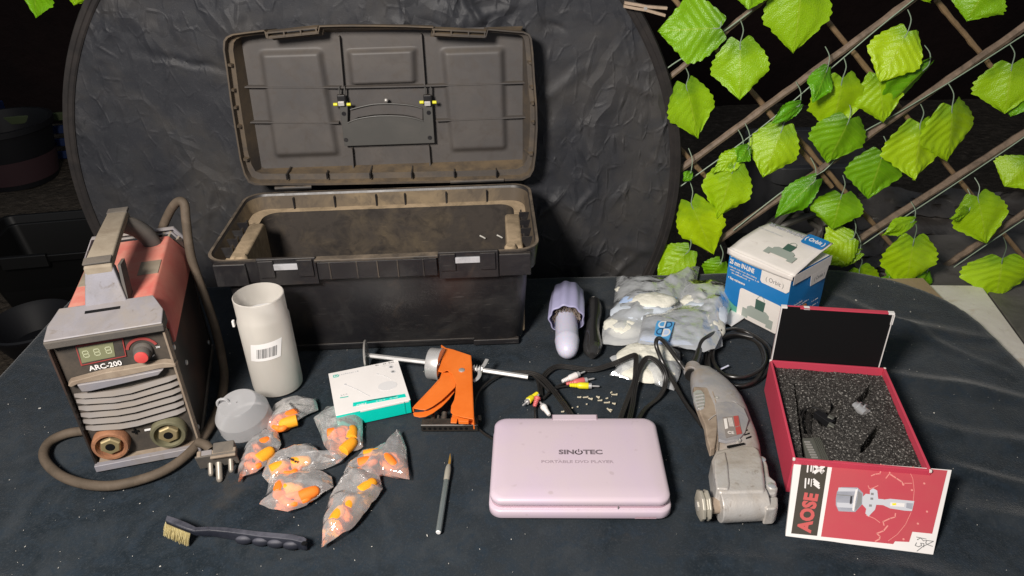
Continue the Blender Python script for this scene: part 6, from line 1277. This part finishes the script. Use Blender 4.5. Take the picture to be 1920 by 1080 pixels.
# ================================================================== ear plug packets
def ear(tt, px, a, m, L_=.024, r_=.0062, z=.010, tilt=0):
    c_ = MW(tt).inverted() @ at(*px, z); d = Vector((math.cos(R(a)), math.sin(R(a)), math.sin(R(tilt))))
    Mx = Matrix.Translation(c_ - d * L_ / 2) @ d.to_track_quat('Z', 'Y').to_matrix().to_4x4(); b = B()
    b.lathe([(r_ * .7, 0), (r_ * 1.02, .0012), (r_ * 1.05, L_ * .35), (r_ * .95, L_ * .65), (r_ * .82, L_ * .85), (r_ * .5, L_ * .97), (.0004, L_)], 18, Mx); return b.make('ear_plug', M[m], tt, smooth=50)
def cordc(tt, px, seed, r_=.0030, z=.008, span=20, n=14):
    rn = random.Random(seed); Ti_ = MW(tt).inverted(); pts = []
    for k in range(n):
        a = k * 1.25 + rn.uniform(-.5, .5); pts.append(Ti_ @ at(px[0] + span * (.55 + .45 * rn.random()) * math.cos(a), px[1] + span * .55 * math.sin(a), z + .004 * math.sin(k * 2.1)))
    b = B(); b.tube(pts, r_, 8, sub=5); return b.make('cord', M['plug_o'], tt, smooth=60)
G = 'ear plug packets scattered left of the player'
spec = [
 ('ear plug packet touching the round canister cap, black print across it', [(512, 768), (530, 748), (565, 743), (592, 748), (597, 768), (570, 782), (548, 800), (520, 812), (492, 812), (488, 802), (500, 790)], [(545, 778, 35, 'plug_o'), (540, 792, 200, 'plug_y')], (528, 793), 1),
 ('ear plug packet overlapping the front corner of the white and teal carton', [(588, 786), (612, 765), (640, 757), (672, 748), (680, 775), (681, 838), (655, 850), (622, 858), (608, 835), (598, 808)], [(660, 812, 95, 'plug_y'), (655, 835, 60, 'plug_y'), (632, 812, 10, 'plug_o')], (645, 815), 2),
 ('leftmost ear plug packet, lying against the three pin plug', [(478, 820), (500, 806), (522, 812), (528, 836), (505, 870), (480, 888), (455, 896), (447, 906), (446, 885), (452, 860), (462, 838)], [(498, 852, 55, 'plug_y'), (492, 832, 40, 'plug_o')], (475, 865), 3),
 ('ear plug packet mid group with two yellow plugs end to end', [(520, 848), (545, 842), (570, 836), (592, 838), (605, 855), (630, 862), (655, 852), (640, 868), (605, 880), (575, 885), (540, 895), (505, 908), (492, 895), (498, 872)], [(525, 875, 35, 'plug_y'), (565, 866, 12, 'plug_y')], (545, 878), 4),
 ('frontmost left ear plug packet, a wide flat one nearest the blue brush', [(505, 895), (535, 888), (575, 888), (603, 884), (622, 895), (626, 915), (600, 930), (575, 948), (540, 962), (505, 955), (487, 948), (500, 925)], [(552, 916, 5, 'plug_y'), (525, 915, 100, 'plug_o'), (580, 925, 30, 'plug_o')], (548, 935), 5),
 ('rightmost ear plug packet, its open clear end pointing up beside the knife', [(652, 868), (680, 846), (712, 838), (735, 826), (750, 808), (762, 840), (768, 900), (745, 898), (718, 892), (690, 905), (665, 905), (645, 890)], [(700, 852, 15, 'plug_y'), (732, 867, -50, 'plug_o'), (690, 866, 20, 'plug_o')], (735, 865), 6),
 ('ear plug packet, long and narrow, its pointed tail lowest in the picture', [(640, 895), (660, 872), (690, 868), (712, 895), (718, 918), (702, 940), (676, 975), (655, 995), (625, 1015), (603, 1028), (605, 1005), (606, 970), (618, 935), (630, 915)], [(656, 942, 80, 'plug_y'), (690, 912, 50, 'plug_y'), (635, 965, 75, 'plug_y')], (640, 975), 7)]
for lab, out, plugs, cc, sd in spec:
    bt = bag('ear_plug_packet', 'clear ' + lab, 'ear plugs', out, .006 if sd != 7 else .007, .017, 'film', group=G, seed=sd * 5, crumple=.0055)
    for u, v, a, m in plugs: ear(bt, (u, v), a, m, L_=.030, r_=.0092, z=.0135)
    cordc(bt, cc, sd, r_=.0054, span=20)
    if sd in (5, 7): cordc(bt, (cc[0] + (22 if sd == 5 else 3), cc[1] - 6), sd + 20, r_=.0052, span=17)
    if sd in (1, 4): 
        pu = (552, 765) if sd == 1 else (548, 862); pl = Pl(MW(bt), (0, 0, .0255), (1, 0, 0), (0, 1, 0)); x, y = pl.hit(*pu); (text if sd == 1 else fineprint)(bt, 'WARNING' if sd == 1 else 5, .0075, pl.mat(x, y, 0, R(-50 if sd == 1 else -35)), M['ink'], .01)
